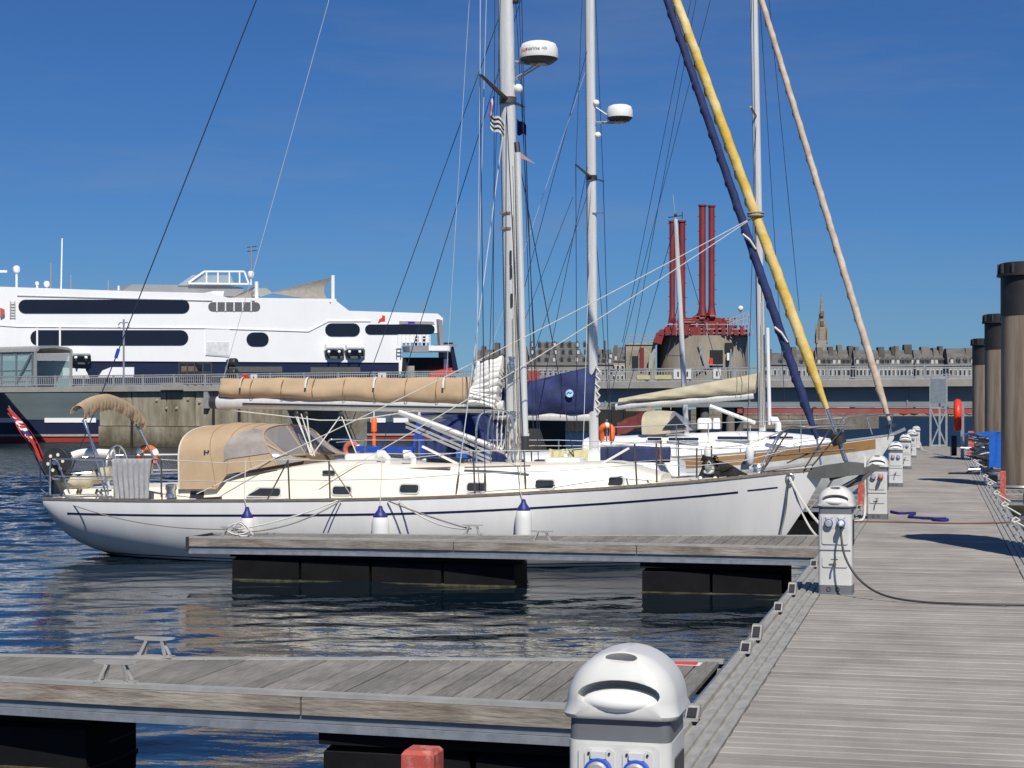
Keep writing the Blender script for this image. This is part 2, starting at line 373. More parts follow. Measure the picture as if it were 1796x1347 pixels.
# ------------------------------------------------------------------ main pontoon
PX0, PX1, PEND = -1.06, .82, 80.
pier = root('pontoon_walkway', 'grey timber pontoon walkway with grooved metal edges', None, (0, 0, 0), kind='structure')
PITCH, PW = .142, .1265
def plank_mesh(L, W, T, name):
    mb = MB(); c = .006
    pr = [(-W/2, -T), (W/2, -T), (W/2, -c), (W/2-c, 0), (-W/2+c, 0), (-W/2, -c)]
    mb.prism([(-L/2, y, z) for y, z in pr], (L, 0, 0)); return mb
pm = plank_mesh(PX1-PX0-.012, PW, .03, 'plank').build('plank', deck_wood, pier, world=False); pm.location = ((PX0+PX1)/2, 4.0, 0)
for i in range(1, 300):
    c = pm.copy(); C.objects.link(c); c.location = ((PX0+PX1)/2+random.uniform(-.004, .004), 4+i*PITCH, random.uniform(-.0025, .0015)); c.rotation_euler = (0, random.uniform(-.0012, .0012), random.uniform(-.001, .001))
mb = MB(); y = 4+300*PITCH
while y < PEND:
    mb.box((PX0+.006, y-PW/2, -.03), (PX1-.006, y+PW/2, random.uniform(-.003, .001))); y += PITCH
mb.build('far_planks', deck_wood, pier, kind='stuff')
mb = MB().box((PX0, 3, -.2), (PX1, PEND, -.05)); mb.build('frame', dark_p, pier)
for side in (-1, 1):
    e = PX0 if side < 0 else PX1
    mb = MB(); w = .30
    pr = []; x = 0.
    prof = [(0, .004), (.055, .004), (.06, -.012), (.075, -.012), (.08, .004), (.125, .004), (.13, -.012), (.145, -.012), (.15, .004), (.2, .004), (.205, -.02), (.235, -.02), (.24, .006), (.30, .006), (.30, -.16), (0, -.16)]
    mb.prism([(e+side*(x+.004), 3, z) for x, z in prof], (0, PEND-3, 0))
    mb.build('edge_strip', strip_alu, pier)
    k = MB().box((e+side*.32 if side > 0 else e-.34, 3, -.30), (e+side*.34 if side > 0 else e-.32, PEND, -.02)); k.build('side_girder', girder_m, pier)
for yy in np.arange(6, 79, 6.0):
    for X in (-.95, .25):
        MB().box((X, yy-1.2, -1.0), (X+.6, yy+1.2, -.201)).build('pontoon_float', black_p, pier)
# slot brackets and mooring clips on the left strip
def bracket(Y, big=False, X=PX0-.25):
    mb = MB(); h = .095 if big else .07; l_ = .10 if big else .075; w = .036
    mb.prism([(X-w, Y-l_, .004), (X-w, Y+l_, .004), (X-w, Y+l_, h), (X-w, Y+l_*.1, h)], (2*w, 0, 0))
    b = mb.build('edge_bracket', strip_alu, pier)
    MB().prism([(X-w*.7, Y-l_*.93, .02), (X+w*.7, Y-l_*.93, .02), (X+w*.7, Y-l_*.08, h-.012), (X-w*.7, Y-l_*.08, h-.012)], (0, -.006, .004)).build('rubber_insert', dark_p, b)
    MB().box((X-w*1.15, Y-l_*1.6, .005), (X+w*1.15, Y-l_, .016)).build('foot', alu, b)
for Yb, bg_ in ((8.25, 0), (9.35, 0), (12.0, 0), (12.75, 1), (14.5, 0), (15.9, 1), (18.7, 0), (24.2, 0), (26, 1), (29.5, 0), (34.5, 0)): bracket(Yb, bg_)
# right-hand edge: a row of mooring hooks with rope tails
def hook(Y, k):
    X = PX1+.20; mb = MB()
    mb.box((X-.045, Y-.07, .006), (X+.045, Y+.07, .02)); mb.bar((X, Y-.03, .02), (X, Y-.045, .12), .02); mb.bar((X, Y+.03, .02), (X, Y+.045, .12), .02); mb.tube([(X, Y-.13, .125), (X, Y+.13, .125)], .014, 8)
    h = mb.build('edge_cleat', galv, pier)
    if k % 2 == 0:
        MB().tube([(X, Y, .07), (X+.06, Y+.02, .12), (X+.12, Y-.03, .08), (X+.04, Y-.08, .05), (X-.03, Y-.02, .09), (X+.1, Y+.1, .03), (X+.32, Y+.15, -.1)], .016, 6).build('rope_tail', rope_w, h, 50)
for k, Yb in enumerate(np.arange(17.5, 62, 2.1)): hook(Yb, k)

# ------------------------------------------------------------------ finger pontoons
weed_l = mat('weed_line', (.02, .02, .008), .9, 0, .4, 9, col2=(.11, .10, .05))
def finger(Yc, label, cleats, floats, kind_ix=0, side=-1, length=8.55, sticker=False, group='finger pontoons off the walkway'):
    X0 = -1.41 if side < 0 else PX1+.36
    r = root('finger_pontoon', label, 'pontoon', (X0, Yc, 0), group=group)
    def edges(s):                      # s metres out from the root: front and back edge, deck height
        f = curve([(0, -1.02), (3.6, -.84), (5, -.72), (length, -.62)], s); b = curve([(0, 1.02), (3.6, .32), (5, .20), (length, .24)], s)
        return Yc+f, Yc+b, -.055*(s/length)**1.5
    X = lambda s: X0+side*s
    n = int((length-.1)/.137)
    for i in range(n):
        s = .09+i*.137; f, b, z = edges(s); L = (b-.05)-(f+.07); me = None
        mb = MB(); w = .0625; c = .004; cx = X(s); y0, y1 = f+.075, b-.065
        mb.prism([(cx-w, y0, z-.03), (cx+w, y0, z-.03), (cx+w, y0, z-c), (cx+w-c, y0, z), (cx-w+c, y0, z), (cx-w, y0, z-c)], (0, y1-y0, 0))
        o = mb.build('plank', finger_wood, r, recalc=False); o.location.z += random.uniform(-.002, .001)
    ss = [0, 1.8, 3.6, 5, 6.8, length]
    def along(name, m, off0, off1, z0, z1, which, gap=0.):
        mb = MB(); rings = []
        for s in ss:
            f, b, z = edges(s); e = f if which == 0 else b; sg = 1 if which == 0 else -1
            a0, a1 = e+sg*off0, e+sg*off1
            rings.append([(X(s), a0, z+z0), (X(s), a1, z+z0), (X(s), a1, z+z1), (X(s), a0, z+z1)])
        mb.loft(rings); return mb.build(name, m, r)
    for w in (0, 1):
        along('edge_rail', alu, -.012, .07, -.018, .008, w)
        along('girder', girder_m, .004, .05, -.175, -.128, w); along('girder_flange', galv, -.02, .06, -.225, -.178, w)
        f = [0, 2.3, 4.75, length]
        for a, bb in zip(f, f[1:]):                         # fender timbers in lengths
            mb = MB(); rings = []
            for s in (a+.006, (a+bb)/2, bb-.006):
                ff, b_, z = edges(s); e, sg = (ff, 1) if w == 0 else (b_, -1)
                rings.append([(X(s), e-sg*.022, z-.125), (X(s), e+sg*.04, z-.125), (X(s), e+sg*.04, z-.021), (X(s), e-sg*.022, z-.021)])
            mb.loft(rings).build('fender_timber', fender_wood, r)
    # end cap
    f, b, z = edges(length); MB().box((min(X(length), X(length+.05)), f-.01, z-.20), (max(X(length), X(length+.05)), b+.01, z-.0)).build('end_cap', dark_p, r)
    # cross beams beneath the deck, floats
    mb = MB()
    for s in np.arange(.4, length, 1.2):
        f, b, z = edges(s); mb.box((X(s)-.04, f+.06, z-.17), (X(s)+.04, b-.06, z-.035))
    mb.build('cross_beams', girder_m, r, kind='stuff')
    for s0, s1 in floats:
        f, b, z = edges((s0+s1)/2); fl = MB(); k = max(2, round((s1-s0)/1.1)); w = (s1-s0)/k
        for j in range(k):
            a, c2 = s0+j*w+.02, s0+(j+1)*w-.02
            fl.loft([[(X(u), y, zz) for u, y in ((a+q, f+.10+q), (c2-q, f+.10+q), (c2-q, b-.10-q), (a+q, b-.10-q))] for q, zz in ((.04, -1.0), (0, -.95), (0, -.36), (.05, -.31))])
        fl.box((min(X(s0), X(s1)), f+.07, -.31), (max(X(s0), X(s1)), b-.07, -.232+0*z)); fo = fl.build('float', black_p, r); MB().loft([[(X(u), y, zz) for u, y in ((s0+.01, f+.088), (s1-.01, f+.088), (s1-.01, b-.088), (s0+.01, b-.088))] for zz in (WZ-.03, WZ+.009)]).build('weed_line', weed_l, fo)
    for s, w in cleats:
        f, b, z = edges(s); e = f+.03 if w == 0 else b-.03; cx = X(s); L = .145
        mb = MB().box((cx-.14, e-.035, z+.008), (cx+.14, e+.035, z+.02))
        for sx in (-1, 1):
            for sy in (-1, 1): mb.bar((cx+sx*.095+.01*sy, e+sy*.022, z+.02), (cx+sx*.055, e+sy*.012, z+.125), .013, .02)
        mb.prism([(cx+x, e-.02, z+.122+h) for x, h in ((-L, .012), (-.07, 0), (.07, 0), (L, .012), (L*.98, .024), (-L*.98, .024))], (0, .04, 0))
        cl = mb.build("cleat", alu, r)
        bb = MB()
        for sx in (-.12, .12): bb.lathe([(.010, 0), (.010, .012), (.005, .016)], (cx+sx, e-.01, z+.0205), 6)
        bb.build('bolts', galv, cl)
    if sticker:
        f, b, z = edges(.24); MB().box((X(.24)-.09, b-.25, z+.003), (X(.24)+.09, b-.13, z+.005)).build('sticker', red_b, r)
        MB().box((X(.24)-.115, b-.27, z+.0012), (X(.24)+.115, b-.115, z+.0026)).build('sticker_border', white_p, r)
    return r, edges, X
fin1, fe1, fx1 = finger(10.56, 'near tapered timber finger pontoon with a red sticker on its deck', [(3.57, 0), (3.83, 1)], [(.3, 2.2), (3.87, 7.8)], sticker=True)
fin2, fe2, fx2 = finger(22.27, 'timber finger pontoon alongside the long white yacht with three fenders', [(7.95, 0), (4.75, 1), (3.55, 0)], [(.47, 2.26), (3.95, 7.95)])
fin3, fe3, fx3 = finger(33.4, 'timber finger pontoon behind the two moored yachts', [(5, 0)], [(.6, 2.2), (4.0, 7.2)])
fin4, fe4, fx4 = finger(56.0, 'timber finger pontoon beyond the tan striped yacht', [], [(1, 7)])
finR, _, _ = finger(36.6, 'timber finger pontoon at the foot of the big steel pile', [(3, 0)], [(1, 6)], side=1)
finS, _, _ = finger(46.6, 'timber finger pontoon under the blue tarpaulin', [], [(1, 6)], side=1)

# ------------------------------------------------------------------ service pedestals
def bool_cut(mb, cutter, name, m, parent):
    a = mb.build('tmp_a', m); b = cutter.build('tmp_b', m)
    md = a.modifiers.new('b', 'BOOLEAN'); md.operation = 'DIFFERENCE'; md.object = b; md.solver = 'EXACT'
    bv = a.modifiers.new('v', 'BEVEL'); bv.width = .004; bv.segments = 2; bv.limit_method = 'ANGLE'; bv.angle_limit = math.radians(40)
    me = bpy.data.meshes.new_from_object(a.evaluated_get(bpy.context.evaluated_depsgraph_get())); me.name = name
    bpy.data.objects.remove(a); bpy.data.objects.remove(b)
    I = wmat(parent).inverted(); me.transform(I); me.shade_smooth(); me.set_sharp_from_angle(angle=math.radians(35))
    o = bpy.data.objects.new(name, me); C.objects.link(o); o.parent = parent; return o
def rrect(w, d, r, z, n=4):
    pts = []
    for cx, cy, a0 in ((w-r, d-r, 0), (-w+r, d-r, 90), (-w+r, -d+r, 180), (w-r, -d+r, 270)):
        for k in range(n+1):
            a = math.radians(a0+90*k/n); pts.append(Vector((cx+r*math.cos(a), cy+r*math.sin(a), z)))
    return pts
def pedestal(loc, label, detail=2):
    r = root('service_pedestal', label, 'power pedestal', (0, 0, 0), group='service pedestals along the walkway')
    W, D = .152, .145
    MB().loft([rrect(W+.006, D+.006, .03, z) for z in (0, .012)]+[rrect(W+.002, D+.002, .03, z) for z in (.014, .085)]).build('base', ped_g, r, 30)
    MB().loft([rrect(W, D, .028, .0855), rrect(W, D, .028, .735)]).build('body', ped_w, r, 30)
    MB().loft([rrect(W-.002, D-.002, .028, .7355), rrect(W-.004, D-.004, .028, .80)]).build('neck', ped_g, r, 30)
    cap = MB(); rings = []
    for k in range(15):
        t = math.sin(k/14*math.pi/2); w = (W+.013)*max(.0025, 1-t*t)**.46; d = (D+.022)*(1-.42*t*t)
        rings.append(rrect(w, d, min(w, d)*.5, .835+.155*t, 6))
    rings = [rrect(W+.012, D+.012, .05, .80, 6), rrect(W+.020, D+.020, .06, .812, 6)]+rings
    cap.loft(rings)
    cut = MB().ball((0, -D+.0, .870), 1, 14, (.122, .085, .044)).ball((.0, -D+.045, .972), 1, 10, (.050, .035, .014))
    c = bool_cut(cap, cut, 'cap', ped_w, r)
    MB().ball((0, -D+.030, .848), 1, 12, (.114, .070, .037)).build('cap_lip', white_p, c, 40)
    f = -D-.002
    def frame(x0, x1, z0, z1, nm, m=ped_w, th=.008):
        return MB().prism([Vector((p.x+(x0+x1)/2, f, p.y+(z0+z1)/2)) for p in rrect((x1-x0)/2, (z1-z0)/2, .018, 0, 3)], (0, -th, 0)).build(nm, m, r, 40)
    frame(-.118, .118, .46, .728, 'socket_panel')
    frame(-.115, .115, .25, .355, 'lower_panel')
    MB().box((-.14, f-.004, .402), (.14, f, .41)).build('panel_seam', ped_g, r)
    for sx in (-.056, .056):
        pl = MB().prism([Vector((p.x+sx, f-.0085, p.y+.663)) for p in rrect(.043, .052, .012, 0, 3)], (0, -.006, 0)).build('socket', ped_w, r, 40)
        MB().lathe([(.034, -.015), (.040, -.018), (.040, -.045), (.033, -.047)], (sx, f, .652), 20, 'y').build('socket_ring', blue_p, pl, 40)
        MB().lathe([(.0325, -.02), (.0325, -.05), (.026, -.056), (.001, -.057)], (sx, f, .652), 20, 'y').build('socket_lid', ped_g if detail == 3 else alu, pl, 40)
        MB().box((sx-.022, f-.03, .689), (sx+.022, f-.0146, .709)).build('hinge', ped_w, pl)
        bb = MB()
        for q in (-.03, .03): bb.lathe([(.004, -.015), (.004, -.019)], (sx+q, f, .702), 8, 'y')
        bb.build('screws', dark_p, pl)
    # water tap
    tb = MB().tube([(0, f-.004, .305), (0, f-.075, .305), (0, f-.09, .295), (0, f-.093, .265)], .010, 8)
    tp = tb.build('tap', bronze_tube, r, 40)
    MB().bar((-.035, f-.05, .325), (.03, f-.05, .325), .010, .008).build('tap_lever', bronze_tube, tp)
    MB().lathe([(.018, 0), (.018, -.006)], (0, f, .305), 12, 'y').build('tap_rose', steel, tp)
    for sx in (-.06, .02):
        MB().torus((sx, f+.0, .045), .018, .004, 'y', 14, 6).build('cable_gland', dark_p, r, 40)
    MB().prism([(W+.001, -.08, .45), (W+.001, .08, .45), (W+.001, .08, .68), (W+.001, -.08, .68)], (.004, 0, 0)).build('side_panel', dark_p if detail > 1 else ped_g, r)
    r.location = loc; return r
ped0 = pedestal((-.90, 5.03, 0), 'white service pedestal on the near corner, two closed blue sockets, nothing plugged in')
PEDS = [((-.92, 16.05, 0), 'white service pedestal with a black power cable plugged in, beside the yacht bow'),
        ((-.92, 27.0, 0), 'white service pedestal with an orange plug and a white hose at its foot'),
        ((-.92, 38.3, 0), 'white service pedestal just in front of the tan striped bow'),
        ((-.92, 49.6, 0), 'white service pedestal just past the tan striped bow'),
        ((-.92, 61.0, 0), 'white service pedestal second from the lattice frame'),
        ((-.92, 73.0, 0), 'white service pedestal closest to the lattice frame')]
peds = []
for loc, lab in PEDS:
    c = copy_tree(ped0); c.location = loc; c['label'] = lab; c.rotation_euler.z = random.uniform(-.05, .05); peds.append(c)
# the cable on the second pedestal
f = 16.05-.145
pts = [(-.865, f-.06, .65), (-.86, f-.15, .54), (-.82, f-.22, .36), (-.70, f-.3, .18), (-.5, f-.42, .06), (-.2, f-.55, .018), (.3, f-.62, .014), (.9, f-.6, .014), (1.5, f-.75, -.02)]
def spline(pts, n=6):
    out = []; P = [Vector(p) for p in pts]
    for i in range(len(P)-1):
        p0, p1, p2, p3 = P[max(i-1, 0)], P[i], P[i+1], P[min(i+2, len(P)-1)]
        for k in range(n):
            t = k/n; out.append(.5*((2*p1)+(p2-p0)*t+(2*p0-5*p1+4*p2-p3)*t*t+(3*p1-p0-3*p2+p3)*t**3))
    return out+[P[-1]]
cab = root('power_cable', 'black power cable running from a pedestal socket across the planks', 'cable', (-.86, f-.06, 0))
MB().tube(spline(pts), .010, 8).build('lead', dark_p, cab, 50)
MB().lathe([(.022, 0), (.028, -.02), (.028, -.07), (.014, -.10)], (-.865, f-.05, .655), 12, 'y').build('plug', white_p, cab, 40)
def rope(name, pts, r, m, label, cat='rope', n=6, raw=False):
    return one(MB().tube(pts if raw else spline(pts), r, n), name, m, label, cat, 60)
rope('hose', [(-1.35, 26.2, -.02), (-1.2, 26.0, .02), (-.6, 26.1, .015), (.2, 26.0, .015), (.95, 26.3, .02), (1.25, 26.6, .05)], .013, mat('brown_hose', (.12, .07, .045), .7), 'thin brown hose lying straight across the walkway', 'hose')
rope('mooring_rope', [(-.76, 28.6, .02), (-.62, 28.2, .02), (-.38, 28.3, .02), (-.45, 27.6, .02), (-.40, 27.2, .02), (-.1, 27.0, .02), (.12, 26.75, .02), (.05, 26.55, .02), (-.1, 26.7, .03), (.1, 26.65, .04)], .024, mat('indigo_rope', (.015, .012, .16), .85), 'dark blue rope dropped in a zigzag on the walkway planks')
rope('hose', [(-1.09, 26.3, .98), (-1.08, 26.25, .7), (-1.08, 26.3, .3), (-1.1, 26.2, .06), (-1.2, 26.1, .02), (-1.4, 25.9, .02)], .018, rope_w, 'white hose draped down beside the pedestal with an orange plug', 'hose')
rope('hose', [(-.75, 72.5, .3), (-.6, 70, .02), (0, 65, .015), (.5, 60.5, .015), (.62, 60, .05)], .02, rope_w, 'pale hose curving over the far planks to the lifebuoy post', 'hose')
p3 = MB().lathe([(.02, 0), (.03, -.03), (.03, -.08), (.012, -.11)], (-.87, 27-.2, .65), 12, 'y')
one(p3, 'power_plug', orange, 'small orange plug in the pedestal beside the white hose', 'plug', 40)

# red timber posts
def red_post(x, y, d, h, w, label):
    p = atd(x, y, d); mb = MB()
    mb.loft([[(p.x-w/2, p.y-w/2, z), (p.x+w/2, p.y-w/2, z), (p.x+w/2, p.y+w/2, z), (p.x-w/2, p.y+w/2, z)] for z in (p.z-h, p.z-.02)]+[[(p.x-w/2+.015, p.y-w/2+.015, p.z), (p.x+w/2-.015, p.y-w/2+.015, p.z), (p.x+w/2-.015, p.y+w/2-.015, p.z), (p.x-w/2+.015, p.y+w/2-.015, p.z)]])
    one(mb, 'timber_post', red_p, label, 'post', group='red timber posts')
red_post(741, 1312, 8.6, 1.2, .17, 'weathered red timber post in front of the near finger pontoon float')
red_post(1759, 826, 33.5, 1.6, .11, 'slim red timber post beside the big steel pile')
red_post(1512, 838, 30.5, 1.2, .14, 'red timber post beside the bow of the long white yacht')
red_post(1703, 756, 62, 2.0, .2, 'short red post behind the lifebuoy post')

# ------------------------------------------------------------------ steel piles
zb = pile_m
def pile(xl, d, ztop, label):
    R = .52; u = (xl-HX)/FPX*d+R; p = E+FWD*d+RIGHT*u
    r = root('mooring_pile', label, 'pile', (p.x, p.y, WZ), group='steel piles beside the walkway')
    n = 40
    MB().lathe([(R, -2.5), (R, ztop-.30)], (p.x, p.y, 0), n).build('shaft', pile_m, r, 30)
    MB().lathe([(R+.008, ztop-1.15), (R+.008, ztop-.302)], (p.x, p.y, 0), n).build('tar_shade_band', mat('tar_shade_paint', (.022, .021, .022), .6, 0, .3, 2), r, 30)  # slanting shade on the pile top put into this dark tar band
    MB().lathe([(R+.09, ztop-.3), (R+.09, ztop-.25), (R+.03, ztop-.249), (R+.03, ztop-.02), (R-.05, ztop)], (p.x, p.y, 0), n).build('cap', MATS['tar_shade_paint'], r, 30)
    mb = MB()
    for a in range(0, 360, 30):
        c, s = math.cos(math.radians(a)), math.sin(math.radians(a)); mb.bar((p.x+c*(R+.05), p.y+s*(R+.05), ztop-.24), (p.x+c*(R+.05), p.y+s*(R+.05), ztop-.03), .05)
    mb.build('cap_ribs', MATS['tar_shade_paint'], r)
    mb = MB(); mb.torus((p.x, p.y, .02), R+.14, .05, 'z', 28, 6); mb.build('guide_ring', galv, r, 40)
    MB().bar((p.x-R-.14, p.y, .02), (PX1+.3, p.y-.1, -.02), .09).build('guide_arm', galv, r)
    return r
pile(1757, 37.0, 4.86, 'tall brown steel pile with black cap beside the blue tarpaulin')
pile(1728, 55.3, 4.76, 'brown steel pile with black cap, the middle one of three')
pile(1706, 74.6, 4.76, 'brown steel pile with black cap, closest to the grey bridge')
# one more of the row stands nearer, out of frame; only its shadow is seen
pile(1872, 18.5, 4.8, 'brown steel pile whose shadow crosses the walkway planks')

# ------------------------------------------------------------------ lifebuoy post, lattice frame, tarpaulin heap
r = root('lifebuoy_post', 'grey post carrying a hose reel, below the red lifebuoy', 'post', atz(1688, 803, 0))
b = atz(1688, 803, 0)
MB().box((b.x-.06, b.y-.06, 0), (b.x+.06, b.y+.06, 1.92)).build('upright', galv, r)
MB().lathe([(.35, -.09), (.35, .09)], (b.x-.28, b.y, .42), 24, 'x').build('hose_drum', dark_p, r, 30)
MB().lathe([(.40, 0), (.40, .02)], (b.x-.40, b.y, .42), 24, 'x').build('reel_flange', alu, r, 30)
MB().bar((b.x-.4, b.y, .42), (b.x, b.y, .42), .05).build('axle', galv, r)
lb = MB().torus((b.x-.16, b.y-.05, 1.47), .40, .135, 'x', 28, 10, 1., (1, 1.1))
one(lb, 'lifebuoy', red_b, 'bright red lifebuoy hung edge-on on the grey post', 'lifebuoy', 60)
g = root('lattice_frame', 'pale grey lattice frame with a panel at the end of the walkway', 'frame', (0, PEND-.8, 0))
pa, pb = atd(1630, 780, 77), atd(1660, 780, 77)
def gp(x, z, k=0): q = pa.lerp(pb, (x-1630)/30); return Vector((q.x, q.y+k, z))
for x in (1632, 1648, 1660):
    for k in ((0, 1.0) if x == 1632 else (0,)): MB().bar(gp(x, -.02, k), gp(x, 3.3 if x > 1640 else 3.1, k), .09).build('upright', galv, g)
for a, c_ in (((1632, 0), (1660, 1.7)), ((1660, 0), (1632, 1.7))): MB().bar(gp(*a), gp(*c_), .06).build('brace', galv, g)
for z in (1.75, 3.1, .05): MB().bar(gp(1632, z), gp(1660, z), .08).build('crossbar', galv, g)
MB().bar(gp(1622, 3.2), gp(1668, 3.25), .05).build('crossbar', galv, g)
q0, q1 = gp(1633, 1.95, -.06), gp(1659, 3.05, -.06); MB().box((q0.x, q0.y-.02, q0.z), (q1.x, q1.y+.02, q1.z)).build('panel', girder_m, g)
# the heap under the tarpaulin
hp = atz(1722, 828, 0); base = Vector((1.95, 46.2, 0))
heap = root('pipe_heap', 'heap of grey pipes and poles partly covered by the blue tarpaulin', 'pipes', (1.7, 46.2, -.02))
for i in range(46):
    z = .05+random.random()*1.0; a = random.uniform(-.5, .5); c0 = Vector((1.12+random.uniform(-.2, .25), 46.4+random.uniform(-.9, .9), z)); L = random.uniform(.15, .38)
    d = Vector((math.cos(a), math.sin(a)*1.5, random.uniform(-.25, .25)))*L
    MB().tube([c0-d, c0+d], random.choice((.018, .025, .035)), 6).build('pipe', random.choice((galv, galv, white_p, dark_p, rope_g)), heap, 40)
tp = root('tarpaulin', 'bright blue tarpaulin spread over the pipe heap and hanging down', 'tarpaulin', (2.0, 45.2, 0))
rows = []
for i in range(9):
    x = .62+i*.133; rows.append([(x, 45.15+j*.3, 1.02+.05*math.sin(i*1.3+j)+.06*(i/8)+.02*math.sin(j*2.1+i)) for j in range(5)])
MB().sheet(rows, .01).build('top_sheet', tarp, tp, 60)
rows = []
for i in range(9):
    rows.append([(1.22+.056*i+.02*math.sin(j), 45.12-.02*math.sin(i*1.7+j*.8)-.02*(4-j), 1.10-.30*j+.02*math.sin(i)) for j in range(4)])
MB().sheet(rows, .01).build('hanging_flap', tarp, tp, 60)
# a dinghy outboard under a grey hood, lying right of the walkway
ob = root('dinghy', 'grey inflatable dinghy with a hooded outboard motor by the red post', 'dinghy', (1.9, 29, WZ))
MB().tube(spline([(1.45, 31.5, -.35), (1.42, 29.5, -.32), (1.5, 28.2, -.28), (2.0, 27.6, -.2), (2.5, 28.2, -.28), (2.6, 29.5, -.32), (2.6, 31.5, -.35)]), .20, 12).build('tube', hull_g, ob, 60)
MB().box((1.5, 28.3, -.55), (2.5, 31.3, -.46)).build('floor', dark_p, ob)
rr = []
for z, w, d in ((.0, .16, .2), (.05, .2, .26), (.22, .2, .25), (.30, .14, .18)): rr.append([Vector((p.x+1.62, p.y+30.9, z)) for p in rrect(w, d, .07, 0)])
MB().loft(rr).build('outboard_hood', dark_p, ob, 40)
MB().loft([[Vector((p.x+1.62, p.y+30.9, z)) for p in rrect(.205, .262, .07, 0)] for z in (.06, .10)]).build('outboard_band', alu, ob, 40)
MB().bar((1.62, 31.0, -.9), (1.62, 30.95, .0), .12, .16).build('outboard_leg', dark_p, ob)
# small dark tender beside the right edge
td = root('tender', 'dark open tender with white trim beside the walkway hooks', 'boat', (2.0, 24, WZ))
rings = []
for i in range(10):
    t = i/9; y = 22.6+t*3.2; w = .62*(1-max(0, (t-.45)/.55)**2.2)+.02; zs = -.22+.16*t*t
    rings.append([(2.05+w*s_, y, z) for s_, z in ((-1, zs), (-.85, -.6), (-.3, -.75), (.3, -.75), (.85, -.6), (1, zs), (.9, zs+.02), (.75, -.45), (0, -.5), (-.75, -.45), (-.9, zs+.02))])
MB().loft(rings).build('hull', dark_p, td, 40)
for s_ in (-1, 1): MB().tube([(2.05+s_*(.62*(1-max(0, (t-.45)/.55)**2.2)+.02), 22.6+t*3.2, -.19+.16*t*t) for t in [i/9 for i in range(10)]], .03, 6).build('gunwale', white_p, td, 60)
MB().box((1.5, 23.6, -.36), (2.6, 23.9, -.33)).build('thwart', teak, td)
# ------------------------------------------------------------------ yachts
class Hull:
    """a yacht hull, bow towards +X; s runs 0..L from the stern"""
    def __init__(s, Xs, L, Yc, sheer, beam, keel):
        s.Xs, s.L, s.Yc = Xs, L, Yc; s.t0 = 0.; s.sh = sheer; s.be = beam; s.ke = keel
    def z(s, t): return smooth_curve(s.sh, t)
    def b(s, t): return max(.012, smooth_curve(s.be, t))
    def k(s, t): return smooth_curve(s.ke, t)
    def sec(s, t, a):                   # a 0..1 keel to sheer
        b, zs, zk = s.b(t), s.z(t), s.k(t); ph = a*math.pi/2; u = t/s.L
        p = lerp(.62, 1.15, max(0, (u-.55)/.45)); q = lerp(1.0, .95, u)
        w = min(1, max(0, (u-.62)/.33)); w = w*w*(3-2*w)
        return lerp(b*math.sin(ph)**p, b*a**.9, w), lerp(zs-(zs-zk)*math.cos(ph)**q, zk+(zs-zk)*a, w)
    def at_z(s, t, z):                  # half breadth at height z
        lo, hi = 0., 1.
        for _ in range(24):
            m = (lo+hi)/2
            if s.sec(t, m)[1] < z: lo = m
            else: hi = m
        return s.sec(t, hi)[0]
    def pt(s, t, side, z, off=0.): return Vector((s.Xs+t, s.Yc+side*(s.at_z(t, z)+off), z))
    def sheer(s, t, side, inset=0., up=0.): return Vector((s.Xs+t, s.Yc+side*max(.0, s.b(t)-inset), s.z(t)+up))
    def build(s, r, m, deckm, railm=None, n=56, na=14):
        rings = []
        for i in range(n+1):
            t = lerp(s.t0, s.L, (i/n)**1.25)
            pr = [s.sec(t, j/na) for j in range(na+1)]
            rings.append([Vector((s.Xs+t, s.Yc+y, z)) for y, z in pr])
        mb = MB().loft(rings, False, False).loft([[Vector((p.x, 2*s.Yc-p.y, p.z)) for p in r_] for r_ in rings], False, False)
        e = len(mb.v)//2; mb.f.append(tuple(range(na+1))+tuple(range(e+na, e-1, -1)))
        bow_ = n*(na+1); mb.f.append(tuple(range(bow_, bow_+na+1))+tuple(range(e+bow_+na, e+bow_-1, -1)))
        h = mb.build('hull', m, r, 50)
        rows = []
        for i in range(n+1):
            t = lerp(s.t0, s.L, i/n); z = s.z(t)-.012
            rows.append([(s.Xs+t, s.Yc+s.b(t)*k*.998, z+.05*(1-k*k)*min(1, s.b(t))) for k in (-1, -.5, 0, .5, 1)])
        MB().loft(rows, False, False).build('deck', deckm, r, 50)
        if railm:
            for sd in (-1, 1):
                rings = []
                for i in range(n+1):
                    t = lerp(s.t0, s.L, i/n); p = s.sheer(t, sd); y = sd
                    rings.append([p+Vector((0, y*.010, -.016)), p+Vector((0, y*.010, .022)), p+Vector((0, -y*.03, .022)), p+Vector((0, -y*.03, -.0))])
                MB().loft(rings).build('toe_rail', railm, r, 30)
        return h
    def stripe(s, r, m, d0, d1, t0, t1, name='hull_stripe', n=40, sides=(-1, 1)):
        for sd in sides:
            rings = []
            for i in range(n+1):
                t = lerp(t0, t1, i/n); za, zb_ = s.z(t)-d0, s.z(t)-d1
                rings.append([s.pt(t, sd, za, .004), s.pt(t, sd, za, -.01), s.pt(t, sd, zb_, -.01), s.pt(t, sd, zb_, .004)])
            MB().loft(rings).build(name, m, r, 40)
